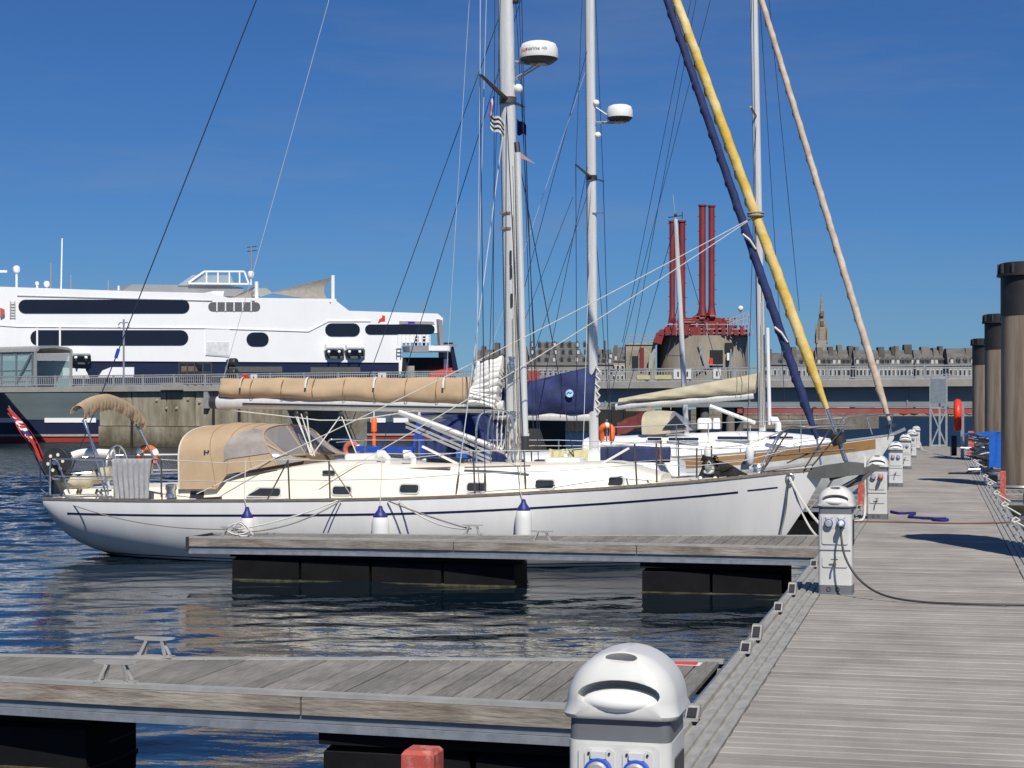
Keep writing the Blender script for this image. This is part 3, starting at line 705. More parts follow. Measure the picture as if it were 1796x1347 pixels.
def cabin(H, r, m, tab, name='coachroof', n=40, camber=.06):
    """tab rows: s, half width at base, half width at top, height of top"""
    rings = []; s0, s1 = tab[0][0], tab[-1][0]
    for i in range(n+1):
        t = lerp(s0, s1, i/n); wb, wt, zt = (smooth_curve([(q[0], q[k]) for q in tab], t) for k in (1, 2, 3)); zb_ = H.z(t)-.03; x = H.Xs+t; rr = min(.05, max(.004, (zt-zb_)*.3))
        prof = [(wb, zb_), (wt+.01, zt-rr), (wt-rr*.35, zt-rr*.3), (wt-rr, zt)]
        ring = [(x, H.Yc+y, z) for y, z in prof]+[(x, H.Yc+wt*k, zt+camber*(1-k*k)) for k in (.5, 0, -.5)]+[(x, H.Yc-y, z) for y, z in reversed(prof)]
        rings.append(ring)
    return MB().loft(rings).build(name, m, r, 35)
def port(r, c, w, h, nrm=(0, -1, 0), name='window', frame_m=None, pane_m=None, cut=0., lean=.28):
    c = Vector(c); fm = frame_m or steel; pm_ = pane_m or glass_d
    def oval(w, h, rad, y):
        P = [Vector((c.x+p.x, c.y+y+p.y*lean, c.z+p.y)) for p in rrect(w/2, h/2, rad, 0, 3)]
        if cut: P = [Vector((max(p.x, c.x-w/2+cut*max(0, (p.z-c.z)/h+.5)), p.y, p.z)) for p in P]
        return P
    o = MB().prism(oval(w, h, h*.38, -.014), (0, .034, 0)).build(name, fm, r, 40)
    MB().prism(oval(w*.86, h*.74, h*.24, -.018), (0, .02, 0)).build('pane', pm_, o, 40)
    return o
def line(r, a, b, rad=.006, m=None, name='stay', n=5):
    return MB().tube([a, b], rad, n).build(name, m or wire, r)
def mastm(r, p, q, w, d, m=None, name='mast', n=20):
    p, q = Vector(p), Vector(q); ax = (q-p).normalized(); X = Vector((1, 0, 0)); X = (X-ax*X.dot(ax)).normalized(); Y = ax.cross(X)
    ring = lambda c, k: [c+X*(w/2*k*math.copysign(abs(math.cos(t))**.75, math.cos(t)))+Y*(d/2*k*math.copysign(abs(math.sin(t))**.85, math.sin(t))) for t in [2*math.pi*j/n for j in range(n)]]
    o = MB().loft([ring(p, 1), ring(p.lerp(q, .7), 1), ring(q, .8)]).build(name, m or mast_m, r, 40)
    MB().bar(p+X*(-w/2-.004)+ax*.9, q+X*(-w/2*.8-.004), .03, .02).build('sail_track', dark_p, o)
    return o
def radar(r, c, R, H, mastpt, words=False):
    c = Vector(c)
    d = MB().lathe([(R*.80, 0), (R*.98, .015), (R, .05), (R*.97, H*.62), (R*.86, H*.88), (R*.62, H*.985), (.005, H)], c, 28).build('radar_dome', white_p, r, 45)
    MB().lathe([(R*.55, -.055), (R*.72, -.05), (R*.985, .012)], c, 28).build('dome_underside', dark_p, d, 45)
    MB().box((c.x-R*.4, c.y-R*.35, c.z-.075), (c.x+R*.4, c.y+R*.35, c.z-.056)).build('mount_plate', alu, d)
    mp_ = Vector(mastpt)
    for yy in (-.09, .09): MB().tube([mp_+Vector((.02, yy*.6, .06)), c+Vector((-R*.2, yy, -.06))], .014, 6).build('radar_bracket', alu, r); MB().tube([mp_+Vector((.02, yy*.6, -.20)), c+Vector((0, yy, -.07))], .013, 6).build('radar_bracket', alu, r)
    if words:
        fn = lambda off: (lambda x, y: (c.x+R*1.0*math.sin((x+off)/R-.18), c.y-(R*1.0-.006*0)*math.cos((x+off)/R-.18)-.002, c.z+H*.45+y))
        text_mb('Ray', .10, fn(-.135)).build('lettering', red_b, d, recalc=False); text_mb('marine', .085, fn(.02)).build('lettering', dark_p, d, recalc=False); text_mb('HD', .06, fn(.21)).build('lettering', dark_p, d, recalc=False)
def furled(r, p, q, rad, m, name, wraps=26, end=None, contrast=None):
    """a sail rolled round its stay, with a spiral ridge"""
    p, q = Vector(p), Vector(q); ax = (q-p).normalized(); X = ax.orthogonal().normalized(); Y = ax.cross(X); rings = []; N = 170; L = (q-p).length
    for i in range(N+1):
        t = i/N; c = p.lerp(q, t); k = min(1, .45+t*9)*lerp(1, .72, t)
        rings.append([c+(X*math.cos(a)+Y*math.sin(a))*rad*k*(1+.13*max(0, math.cos(a-t*wraps*6.283))**3+.035*mnoise.noise(Vector((math.cos(a)*2, math.sin(a)*2, t*L*1.6)))) for a in [2*math.pi*j/12 for j in range(12)]])
    o = MB().loft(rings).build(name, m, r, 60)
    if contrast:
        for k in range(int(wraps)):
            pts = []
            for i in range(9):
                t = (k+i/8*.55)/wraps; c = p.lerp(q, min(t, 1)); a = t*wraps*6.283; kk = min(1, .45+t*9)*lerp(1, .72, t)
                pts.append(c+(X*math.cos(a)+Y*math.sin(a))*rad*kk*1.17)
            MB().tube(pts, .009, 4).build('seam', contrast, o)
    return o
def drape(c0, c1, z0, z1, thick, m, name, parent, n=36, seed=0, wr=.03, flat=.2):
    """sail cover: a loose sleeve between two ends; z0/z1 = (bottom, top) at each end"""
    c0, c1 = Vector(c0), Vector(c1); rings = []
    for i in range(n+1):
        t = i/n; x = lerp(c0.x, c1.x, t); y = lerp(c0.y, c1.y, t); b_, tp_ = lerp(z0[0], z1[0], t), lerp(z0[1], z1[1], t); ring = []
        h = tp_-b_
        for j in range(18):
            a = 2*math.pi*j/18; sy, sz = math.sin(a), math.cos(a)
            w = thick*(.55+.45*(.5-.5*sz))*(1 if 0 < i < n else .8)
            nz_ = mnoise.noise(Vector((t*(c1-c0).length*1.5+seed, sy*.8, sz*1.2+seed)))*wr+mnoise.noise(Vector((t*(c1-c0).length*4+seed, sy*2+t*5, sz*3)))*wr*.55
            ring.append(Vector((x, y+sy*(w+nz_), (b_+tp_)/2+sz*(h/2+nz_*.6))))
        rings.append(ring)
    return MB().loft(rings).build(name, m, parent, 70)
def stanchions(r, tops, bots, m=None, base=True):
    for a, b_ in zip(tops, bots):
        MB().tube([b_, a], .013, 7).build('stanchion', m or bronze_tube, r, 40)

# ---------- the long white yacht
Y0 = 25.6; XS = -14.40; LB = 12.78
A = Hull(XS, LB, Y0,
    [(0, .276), (1.5, .285), (3.5, .315), (6.84, .40), (9.34, .53), (10.9, .64), (12.0, .745), (LB, .83)],
    [(.65, 1.16), (1.4, 1.40), (2.3, 1.63), (3.5, 1.80), (5.2, 1.93), (6.8, 1.95), (8.3, 1.80), (9.6, 1.45), (10.8, .98), (11.8, .49), (12.5, .13), (LB, .02)],
    [(.65, -.10), (.76, -.28), (.95, -.44), (1.35, -.60), (1.9, -.72), (2.6, -.83), (4, -1.0), (6.5, -1.1), (9, -1.06), (10.6, -1.0), (11.45, -.92), (11.85, -.64), (12.2, -.17), (12.5, .28), (LB, .79)])
A.t0 = .65
boat = root('sailing_yacht', 'long white sailing yacht with beige sprayhood, beige boom cover and yellow furled sail', 'sailing yacht', (-8, Y0, WZ))
hm = mat('yacht_hull_paint', (.77, .765, .75), .22, 0, .04, 1.3, (2.2, 1, .5), coat=.25, col2=(.84, .835, .82), detail=8)
zband(hm, [(-.06+0, (.05, .016, .014)), (.012, (.008, .009, .016)), (.045, (.66, .67, .67)), (.062, (.008, .009, .02))])
A.build(boat, hm, cream, teak)
A.stripe(boat, navy_p, .205, .235, 1.15, 11.55); A.stripe(boat, navy_p, .20, .222, 11.68, 12.1)
sd = -1
def S(x, y, Y=None): return at(x, y, Y if Y is not None else Y0)
# coachroof with its side windows
tabc = [(3.15, 1.20, 1.14, .58), (4.0, 1.31, 1.20, .68), (5.0, 1.37, 1.24, .83), (5.75, 1.38, 1.24, .89), (6.4, 1.37, 1.22, .85), (7.5, 1.30, 1.14, .835), (8.3, 1.22, 1.06, .85), (9.3, 1.02, .87, .875), (9.75, .90, .75, .87), (10.15, .76, .58, .76), (10.4, .66, .50, .70)]
cabin(A, boat, cream, tabc, camber=.035)
def roof_y(x_s): return Y0-curve([(3.2, 1.19), (4.3, 1.29), (5.2, 1.33), (6.8, 1.30), (8.3, 1.16), (9.3, .95), (9.75, .84)], x_s)
for px, py, w, h, cut in ((345, 868, .30, .15, 0), (463, 863, .62, .155, .2), (600, 860, .33, .155, 0), (718, 857, .33, .155, 0), (836, 854, .33, .155, 0), (955, 849, .33, .155, 0), (1076, 844, .33, .155, 0)):
    Yw = 24.35
    for _ in range(4): p = S(px, py, Yw); Yw = roof_y(p.x-XS)-.004
    pw = S(px, py, Yw); tt = pw.x-XS
    wb_, wt_, zt_ = (smooth_curve([(q_[0], q_[k_]) for q_ in tabc], tt) for k_ in (1, 2, 3)); zb2 = A.z(tt)-.03; rr2 = min(.05, (zt_-zb2)*.3); fz = (pw.z-zb2)/(zt_-rr2-zb2)
    yy_ = Y0-lerp(wb_, wt_+.01, fz); pw = S(px, py, yy_-.004)
    port(boat, pw, w, h, cut=cut, frame_m=win_f, lean=(wb_-wt_-.01)/(zt_-rr2-zb2))
port(boat, S(577, 828, 24.30), .20, .05, frame_m=dark_p, name='vent_grille')
# rails, hatches and gear on the coachroof
for a, b_ in (((480, 826), (545, 826)), ((615, 824), (790, 820)), ((815, 820), (930, 817))):
    p, q = S(*a, 24.42), S(*b_, 24.42); MB().bar(p, q, .03, .022).build('grab_rail', teak, boat)
for s0, w, h in ((5.6, .5, .07), (7.0, .6, .06), (8.85, .55, .06)):
    z = curve([(5, .88), (5.7, .93), (7, .875), (9, .90)], s0); MB().loft([[Vector((XS+s0+p.x, Y0+p.y, z+dz)) for p in rrect(w/2*k, w/2*k, .06, 0)] for k, dz in ((1, -.03), (1, h*.7), (.9, h))]).build('deck_hatch', white_p if s0 != 7.0 else glass_d, boat, 40)
for px in (690, 735):
    p = S(px-10, 815, 24.8); MB().tube([p, p+Vector((0, 0, .1)), p+Vector((-.06, -.02, .16)), p+Vector((-.14, -.03, .15))], [.05, .05, .06, .075], 10).build('cowl_vent', white_p, boat, 50)
p = S(595, 818, 24.9); MB().lathe([(.07, 0), (.06, .05), (.075, .09), (.075, .12), (.03, .13)], p, 14).build('winch', steel, boat, 40)
p = S(365, 838, 24.2); MB().lathe([(.09, -.04), (.07, .06), (.09, .1), (.085, .16), (.04, .17)], S(300, 868, 24.15), 14).build('winch', steel, boat, 40)
# cockpit coaming and stern locker
cabin(A, boat, cream, [(.9, 1.0, .95, .42), (1.7, 1.22, 1.16, .45), (3.2, 1.28, 1.2, .50)], 'cockpit_coaming', 14, .0)
# sprayhood: lofted hoops, side windows of clear vinyl
def hoop(px_b, py_b, px_t, py_t, half, wall=0., n=21, sq=.33, Yn=None):
    """arch across the boat; the near foot and the crown sighted"""
    f = S(px_b, py_b, Yn); c = S(px_t, py_t, Y0-.45); out = []
    for i in range(n):
        a = math.pi*i/(n-1); y = -math.cos(a); hgt = math.sin(a)**sq
        out.append(Vector((lerp(f.x, c.x, hgt), Y0+y*half, lerp(f.z, c.z, hgt))))
    return out
sp = root('tmp', loc=(0, 0, 0)); bpy.data.objects.remove(sp)
h0 = hoop(314, 858, 350, 748, 1.28, Yn=24.32); h1 = hoop(380, 858, 398, 742, 1.30, Yn=24.3); h2 = hoop(398, 832, 440, 743, 1.30, Yn=24.3)
h3 = hoop(486, 816, 482, 745, 1.28, Yn=24.32); h4 = hoop(545, 806, 520, 800, 1.2, Yn=24.4)
hood = MB().sheet([h0, h1, h2, h3], .012).build('sprayhood', beige, boat, 60)
def mid(a, b, t): return [p.lerp(q, t) for p, q in zip(a, b)]
seam_m = mat('canvas_seam', (.30, .20, .115), .9)
for hh in (h1, h2, mid(h2, h3, .5)): MB().tube([p+Vector((0, -.006 if p.y < Y0 else .006, .007)) for p in hh], .0055, 5).build('hood_seam', seam_m, hood, 60)
n_ = len(h3)
w0 = mid(h3, h4, .04); w1 = mid(h3, h4, .97)
MB().sheet([mid(w0, w1, k/4) for k in range(5)], .004).build('windscreen', clear, hood, 60)
MB().tube(h3, .016, 6).build('hood_edge', beige, hood, 60); MB().tube(h0, .013, 6).build('hood_edge', rope_w, hood, 60); MB().tube(w1, .02, 6).build('hood_edge', beige, hood, 60)
for i in (3, n_//2, n_-4):
    MB().bar(w0[i], w1[i], .03, .012).build('window_strip', beige, hood)
MB().tube([w0[1], w1[1]], .02, 6).build('window_strip', beige, hood)
# side window: follows the hood's near side
def patch(rows_a, rows_b, j0, j1, off):
    out = []
    for t in [i/8 for i in range(9)]:
        row = mid(rows_a, rows_b, t); rr_ = []
        for j in range(9):
            u = lerp(j0, j1, j/8); k = int(u); p = row[k].lerp(row[k+1], u-k); rr_.append(p+Vector((0, -off, off*.25)))
        out.append(rr_)
    return out
rows = []
for i in range(13):
    t = i/12; top = 1.2+4.1*math.sin(min(1, t*1.25)*math.pi/2)
    a = mid(h1, h2, .4) if t <= 0 else None
    base = mid(h2, h3, (t-.15)/.85) if t > .15 else mid(h1, h2, .75+t*1.6)
    rw = []
    for j in range(8):
        u = lerp(.55, max(.7, top), j/7); k = int(u); p = base[k].lerp(base[k+1], u-k); rw.append(p+Vector((0, -.014, .006)))
    rows.append(rw)
MB().sheet(rows, .003).build('side_window', mat('tinted_vinyl', (.29, .25, .225), .12, 0, .3, 3, coat=.3, col2=(.42, .38, .34)), hood, 60)
c = mid(h0, h1, .88)[1].lerp(mid(h0, h1, .88)[2], .1)+Vector((0, .0, 0))
for dx in (-.030, .030): MB().box((c.x+dx-.012, c.y-.012, c.z-.04), (c.x+dx+.012, c.y+.03, c.z+.04)).build('emblem', dark_p, hood)
MB().box((c.x-.02, c.y-.010, c.z-.010), (c.x+.02, c.y+.028, c.z+.012)).build('emblem', dark_p, hood)
# folded bimini on its tubes
bm_pts = []
b0, b1 = S(133, 742, Y0-.9), S(247, 752, Y0+.9)
rows = []; N = 60
for i in range(N+1):
    t = i/N; px = lerp(136, 246, t); py = 734-29*math.sin(math.pi*min(1, .06+t*.94))**.75+16*max(0, t-.45)
    c = S(px, py, lerp(Y0-.95, Y0+.95, t)); tang = Vector((1, 1.2, 0)).normalized(); nrm_ = Vector((.8, -.6, 0)); row = []
    for j in range(11):
        a = math.radians(-150+j*24); g_ = abs(math.cos(a/2+.2)); fold = (.022*math.sin(i*1.9)+.014*math.sin(i*3.1+1))*(abs(a)/2.6)
        R2 = .125+fold
        row.append(c+Vector((-.5*math.sin(a)*R2, -math.sin(a)*R2*.85, math.cos(a)*(.13+fold*.4)-.03*abs(math.sin(i*.95))*(abs(a)/2.6))))
    rows.append(row)
bim = MB().sheet(rows, .008).build('bimini_cover', beige, boat, 70)
for (a, ay, ab), (c_, cy, cb) in (((150, 738, -.98), (186, 868, -1.1)), ((146, 738, -.98), (172, 800, -1.05)), ((243, 748, .95), (284, 830, 1.0)), ((238, 744, .9), (268, 800, 1.0))):
    MB().tube([S(a, ay, Y0+ab), S(c_, cy, Y0+cb)], .016, 7).build('bimini_tube', steel, boat, 40)
# pushpit, stanchions, guard wires
def nr(x, y, s_in=.06):                # point above the near rail for a pixel column
    Yr = 23.8
    for _ in range(5):
        p = S(x, y, Yr); Yr = Y0-A.b(min(max(p.x-XS, 0), LB))+s_in
    return S(x, y, Yr)
def fr(p, s_in=.06): t = p.x-XS; return Vector((p.x, 2*Y0-p.y, p.z))
tops = [nr(283, 806), nr(505, 806), nr(577, 808), nr(830, 791), nr(1113, 778), nr(1151, 777), nr(1222, 786)]
bots = [nr(283, 872), nr(508, 878), nr(579, 876), nr(833, 866), nr(1117, 850), nr(1152, 846), nr(1222, 838)]
stanchions(boat, tops, bots); stanchions(boat, [fr(p) for p in tops], [fr(p) for p in bots])
for a, b_ in (((505, 808), (468, 878)), ((577, 812), (618, 872))): MB().tube([nr(*a), nr(*b_)], .011, 6).build('stanchion_brace', bronze_tube, boat)
st0 = nr(92, 806); pulp = nr(1372, 755)
ends = [st0, tops[0], tops[1]]; 
wl_pts = [nr(92, 806), tops[0], nr(390, 812), tops[1], tops[2], nr(700, 806), tops[3], nr(980, 790), tops[4]+Vector((0, 0, .0)), nr(1151, 780), nr(1222, 790), nr(1300, 782), pulp]
for k, (rad, m_) in enumerate(((.007, rope_w),)):
    MB().tube(wl_pts, rad, 6).build('guard_wire', m_, boat); MB().tube([fr(p) for p in wl_pts], rad, 6).build('guard_wire', m_, boat)
low = [p.lerp(Vector((p.x, p.y, A.z(min(max(p.x-XS, 0), LB)))), .5) for p in wl_pts]
MB().tube(low, .006, 5).build('guard_wire', wire_l, boat); MB().tube([fr(p) for p in low], .006, 5).build('guard_wire', wire_l, boat)
# stern rail
pr_ = [nr(283, 806), nr(180, 806), nr(100, 805), S(88, 806, Y0-.5), S(84, 806, Y0+.5), fr(nr(100, 805)), fr(nr(283, 806))]
MB().tube(spline(pr_, 4), .014, 7).build('pushpit', steel, boat, 50)
lowp = [Vector((p.x, p.y, p.z-.27)) for p in pr_]; MB().tube(spline(lowp, 4), .012, 7).build('pushpit', steel, boat, 50)
for a, b_ in (((100, 806), (122, 866)), ((88, 806), (87, 868)), ((180, 806), (190, 868))): MB().tube([nr(*a), nr(*b_)], .013, 7).build('pushpit_leg', steel, boat, 40); MB().tube([fr(nr(*a)), fr(nr(*b_))], .013, 7).build('pushpit_leg', steel, boat, 40)
# stern ladder folded up outside the transom
for yy in (-.16, .16): MB().tube([S(84, 868, Y0+yy), S(72, 858, Y0+yy), S(70, 812, Y0+yy), S(77, 808, Y0+yy)], .012, 6).build('ladder_rail', wire, boat)
for py in (825, 845): MB().tube([S(71, py, Y0-.16), S(71, py, Y0+.16)], .011, 6).build('ladder_rung', wire, boat)
# webbing reel on the pushpit
cc = S(100, 811, Y0-1.0)
rl = MB().lathe([(.235, -.05), (.24, -.045), (.24, .045), (.235, .05)], cc, 28, 'y').build('rope_reel', dark_p, boat, 40)
for a in range(0, 360, 60): MB().lathe([(.028, 0), (.028, .004)], cc+Vector((math.cos(math.radians(a+10))*.13, -.056, math.sin(math.radians(a+10))*.13)), 10, 'y').build('reel_hole', cream, rl)
MB().lathe([(.05, 0), (.04, -.03)], cc+Vector((0, -.05, 0)), 12, 'y').build('reel_hub', steel, rl)
# stowed beige cushion roll, stern box, steering gear
MB().tube(spline([S(112, 842, Y0-.75), S(140, 846, Y0-.8), S(165, 838, Y0-.75), S(196, 828, Y0-.7)]), [.09+.035*abs(math.sin(i*.55)) for i in range(19)], 12).build('canvas_roll', beige2, boat, 60)
MB().box((*S(90, 866, Y0-.55),), (*(S(116, 838, Y0-.15)),)).build('stern_locker', hull_g, boat)
MB().tube(spline([S(126, 800, Y0-.1), S(150, 794, Y0), S(200, 796, Y0)]), .07, 10).build('liferaft_roll', white_p, boat, 60)
c = S(205, 822, Y0); MB().torus(c, .38, .018, 'x', 30, 6).build('steering_wheel', steel, boat, 40)
for a in range(0, 180, 36): MB().tube([c+Vector((0, math.cos(math.radians(a))*.38, math.sin(math.radians(a))*.38)), c-Vector((0, math.cos(math.radians(a))*.38, math.sin(math.radians(a))*.38))], .009, 5).build('wheel_spoke', steel, boat)
MB().box((c.x+.02, Y0-.11, .3), (c.x+.22, Y0+.11, c.z+.12)).build('binnacle', white_p, boat)
for px in (135, 140, 168, 176):
    MB().bar(S(px, 866, 24.35), S(px+3, 858, 24.35), .03).build('deck_fitting', bronze_tube, boat)
MB().bar(S(172, 862, 24.3), S(195, 860, 24.3), .03).build('deck_cleat', steel, boat); MB().bar(S(345, 876, 23.95), S(388, 874, 23.92), .05).build('sheet_car', dark_p, boat)
# foredeck: windlass, cleats, bow roller, pulpit
c = S(1330, 826, Y0); MB().lathe([(.10, -.06), (.07, .02), (.1, .06), (.08, .1)], c, 14).build('windlass', steel, boat, 40); MB().box((c.x-.16, c.y-.1, c.z-.08), (c.x+.16, c.y+.1, c.z-.02)).build('windlass_base', galv, boat)
MB().torus(nr(1385, 838, -.006), .055, .018, 'y', 16, 8).build('fairlead', steel, boat, 50)
pl0, pl1 = A.Xs+LB-.30, A.Xs+LB+.55
MB().loft([[(pl0, Y0-.10, .80), (pl0, Y0+.10, .80), (pl0, Y0+.10, .70), (pl0, Y0-.10, .70)], [(A.Xs+LB, Y0-.15, .87), (A.Xs+LB, Y0+.15, .87), (A.Xs+LB, Y0+.15, .68), (A.Xs+LB, Y0-.15, .68)], [(pl1-.2, Y0-.15, .92), (pl1-.2, Y0+.15, .92), (pl1-.2, Y0+.15, .72), (pl1-.2, Y0-.15, .72)], [(pl1, Y0-.10, .90), (pl1, Y0+.10, .90), (pl1, Y0+.10, .74), (pl1, Y0-.10, .74)]]).build('bow_platform', hull_g, boat)
# anchor hanging in the roller
an = MB().bar((pl1-.5, Y0, .66), (pl1+.16, Y0, .86), .03, .05); an.prism([(pl1+.12, Y0-.02, .90), (pl1+.24, Y0-.02, .85), (pl1-.05, Y0-.02, .60), (pl1-.35, Y0-.02, .50), (pl1-.15, Y0-.02, .66)], (0, .04, 0)); an.prism([(pl1+.20, Y0, .87), (pl1-.35, Y0-.12, .50), (pl1-.40, Y0, .53), (pl1-.35, Y0+.12, .50)], (0, 0, .02)); an.build('anchor', hull_g, boat)
MB().tube(spline([(pl1-.45, Y0-.02, .66), (pl1-.62, Y0-.02, .40), (A.Xs+LB-.28, Y0-.05, .18)]), .014, 6).build('bobstay', galv, boat)
R1 = spline([nr(1330, 828, .10), nr(1372, 755, .12), S(1420, 750, Y0-.28), S(1500, 746, Y0)], 5)
MB().tube(R1, .014, 7).build('pulpit', steel, boat, 40)
MB().tube([Vector((p.x, 2*Y0-p.y, p.z)) for p in R1], .014, 7).build('pulpit', steel, boat, 40)
for a, b_, o_ in (((1352, 800), (1500, 787), .22), ((1338, 826), (1382, 757), .2), ((1412, 820), (1456, 752), .2), ((1424, 818), (1478, 752), .15), ((1480, 808), (1468, 770), .02), ((1380, 812), (1440, 786), .2)):
    for s_ in (-1, 1): MB().tube([S(*a, Y0+s_*o_), S(*b_, Y0+s_*o_*.8)], .013, 6).build('pulpit_leg', bronze_tube, boat, 40)
# forestay, furler drum, yellow furled headsail
fs0, fs1 = S(1489, 822, Y0), S(868, -860, Y0)
def along_stay(py): t = (py-822)/(-860-822); return fs0.lerp(fs1, t)
# (straight lines stay straight in the picture, so sight the two ends of the roll)
MB().tube([fs0, along_stay(700)], .03, 8).build('furler_foil', steel, boat, 40)
k = along_stay(772); d_ = (fs1-fs0).normalized()
MB().tube([k-d_*.09, k-d_*.07, k+d_*.07, k+d_*.09], [.10, .105, .105, .08], 12).build('furler_drum', dark_p, boat, 40)
furled(boat, along_stay(722), along_stay(-700), .080, yellow, 'furled_headsail', 30, contrast=mat('dark_seam', (.10, .075, .05), .9))
c = along_stay(395); MB().torus(c, .11, .018, 'z', 16, 6).build('rope_turns', rope_g, boat, 40); MB().torus(c+Vector((0, 0, .04)), .115, .018, 'z', 16, 6).build('rope_turns', rope_g, boat, 40)
for tgt, rad in ((S(560, 850, 24.2), .0075), (S(345, 866, 24.1), .0075)):
    MB().tube(sag(c, tgt, .10), rad, 6).build('headsail_sheet', rope_w if rad else rope_g, boat)
# mast, spreaders, radar, lamps
m0, m1 = S(903, 808, Y0), S(866, -1100, Y0)
main_mast = mastm(boat, m0, m1, .235, .17)
def mp(py): return m0.lerp(m1, (808-py)/(808+1100))
bs = MB().lathe([(.16, -.08), (.15, .02)], m0, 16).build('mast_step', alu, boat, 40)
q = mp(178)
MB().lathe([(.135, -.05), (.135, .05)], q, 16).build('spreader_collar', bronze_tube, boat, 40)
tipN, tipF = S(842, 130, Y0-1.15), S(919, 187, Y0+1.15)
for tp_ in (tipN, tipF): MB().tube([q, tp_], [.055, .030], 10, True, .45).build('spreader', bronze_tube, boat, 40)
radar(boat, S(945, 105, Y0-.02), .30, .27, mp(118)+Vector((.12, 0, 0)), True)
c = mp(158)+Vector((.17, 0, 0)); MB().ball(c, .07, 8, (1, 1, 1.1)).build('deck_light', white_p, boat, 50)
c = mp(5)+Vector((.16, -.02, 0)); MB().ball(c, .05, 6).build('steaming_light', dark_p, boat, 50)
for py in (375, 402): MB().bar(mp(py)+Vector((-.15, -.09, 0)), mp(py)+Vector((.03, -.09, 0)), .03).build('mast_fitting', teak, boat)
for py in (455, 480, 530): MB().bar(mp(py)+Vector((.02, -.095, .12)), mp(py)+Vector((.02, -.095, -.08)), .03).build('mast_slot', dark_p, boat)
for py in (640, 655, 735): MB().lathe([(.05, 0), (.04, .05), (.055, .09), (.05, .12)], mp(py)+Vector((.02, -.17, 0)), 12).build('mast_winch', steel, boat, 40)
for k_ in range(4): MB().tube([mp(560-90*k_)+Vector((.03+.02*k_, -.10, 0)), mp(780)+Vector((.03+.03*k_, -.11, 0))], .007, 5).build('halyard', rope_w if k_ % 2 else rope_g, boat)
for k_ in range(9): MB().tube(spline([mp(700+8*k_)+Vector((-.25+.06*k_, -.13, 0)), mp(745)+Vector((-.30+.07*k_, -.17, -.1)), mp(790)+Vector((-.28+.06*k_, -.15, .02)), mp(760)+Vector((-.22+.06*k_, -.12, 0))]), .010, 5).build('coiled_halyard', rope_w if k_ % 3 else rope_g, boat)
# granny bars either side of the mast
for s_ in (-1, 1): MB().tube(spline([mp(815)+Vector((-.52, s_*.35, 0)), mp(745)+Vector((-.50, s_*.35, 0)), mp(722)+Vector((-.38, s_*.33, 0)), mp(722)+Vector((-.05, s_*.3, 0)), mp(745)+Vector((.06, s_*.3, 0)), mp(815)+Vector((.08, s_*.3, 0))]), .016, 7).build('mast_guard', steel, boat, 40)
# whisker pole stowed upright on the mast
MB().tube([S(921, 765, Y0-.2), S(908, 268, Y0-.05)], .052, 12).build('whisker_pole', mast_m, boat, 40)
MB().tube([S(921, 790, Y0-.2), S(921, 765, Y0-.2)], .06, 10).build('pole_end', dark_p, boat, 40); MB().tube([S(908, 268, Y0-.05), S(906, 250, Y0-.03)], .045, 8).build('pole_end', dark_p, boat, 40)
# boom, cover, white flaked sail at the mast
b0, b1 = S(378, 706, Y0), S(884, 714, Y0)
rings = []
for t in (0, .5, 1): c = b0.lerp(b1, t); rings.append([c+Vector((0, math.sin(a)*.075, math.cos(a)*.10)) for a in [2*math.pi*j/14 for j in range(14)]])
bo = MB().loft(rings).build('boom', mast_m, boat, 40)
MB().tube([b0+Vector((-.08, 0, 0)), b0+Vector((.03, 0, 0))], .10, 12).build('boom_end', dark_p, bo, 40)
MB().bar(b0+Vector((.5, -.08, -.02)), b1+Vector((-.1, -.08, -.02)), .012, .03).build('boom_groove', dark_p, bo)
cv = drape(S(388, 682, Y0), S(828, 688, Y0), (S(388, 697, Y0).z, S(388, 664, Y0).z), (S(828, 711, Y0).z, S(828, 661, Y0).z), .165, beige, 'boom_cover', boat, 150, 3, .034)
for k_ in range(1, 8):
    xx = lerp(392, 824, k_/8); c = S(xx, lerp(682, 687, k_/8), Y0); MB().tube([c+Vector((.0, -math.sin(g_)*.178, math.cos(g_)*lerp(.148, .215, k_/8))) for g_ in [math.pi*i/12 for i in range(13)]], .006, 5).build('cover_seam', seam_m, cv)
for px in (427, 541, 660, 781):
    a = S(px, 668, Y0-.17); tp_ = []
    c = S(px, 684, Y0)
    MB().tube([c+Vector((.02*math.sin(g_), -math.sin(g_)*.20, math.cos(g_)*.205+.0)) for g_ in [math.pi*i/12*.45 for i in range(13)]], .018, 5, True, .3).build('cover_strap', rope_w if px != 427 else beige2, cv)
rs = random.Random(2)
for k_ in range(9):
    t = k_/8; c0 = S(lerp(826, 838, t), lerp(706, 650, t), Y0); c1 = S(lerp(872, 884, t), lerp(714, 634, t), Y0)
    rings = []
    for i in range(9):
        u = i/8; c = c0.lerp(c1, u)+Vector((0, 0, .035*math.sin(u*3.1+k_)+.05*t*u)); w = lerp(.20, .09, t)*(.8+.3*math.sin(u*3.0)); h = lerp(.055, .10, t)
        rings.append([c+Vector((.02*math.sin(j), math.cos(2*math.pi*j/10)*w, math.sin(2*math.pi*j/10)*h*(1+.2*math.sin(i*1.7+k_)))) for j in range(10)])
    MB().loft(rings).build('flaked_sail', sail_w, boat, 60)
MB().tube([S(843, 636, Y0-.05), S(884, 622, Y0-.02)], .03, 6).build('sail_headboard', bronze_tube, boat)
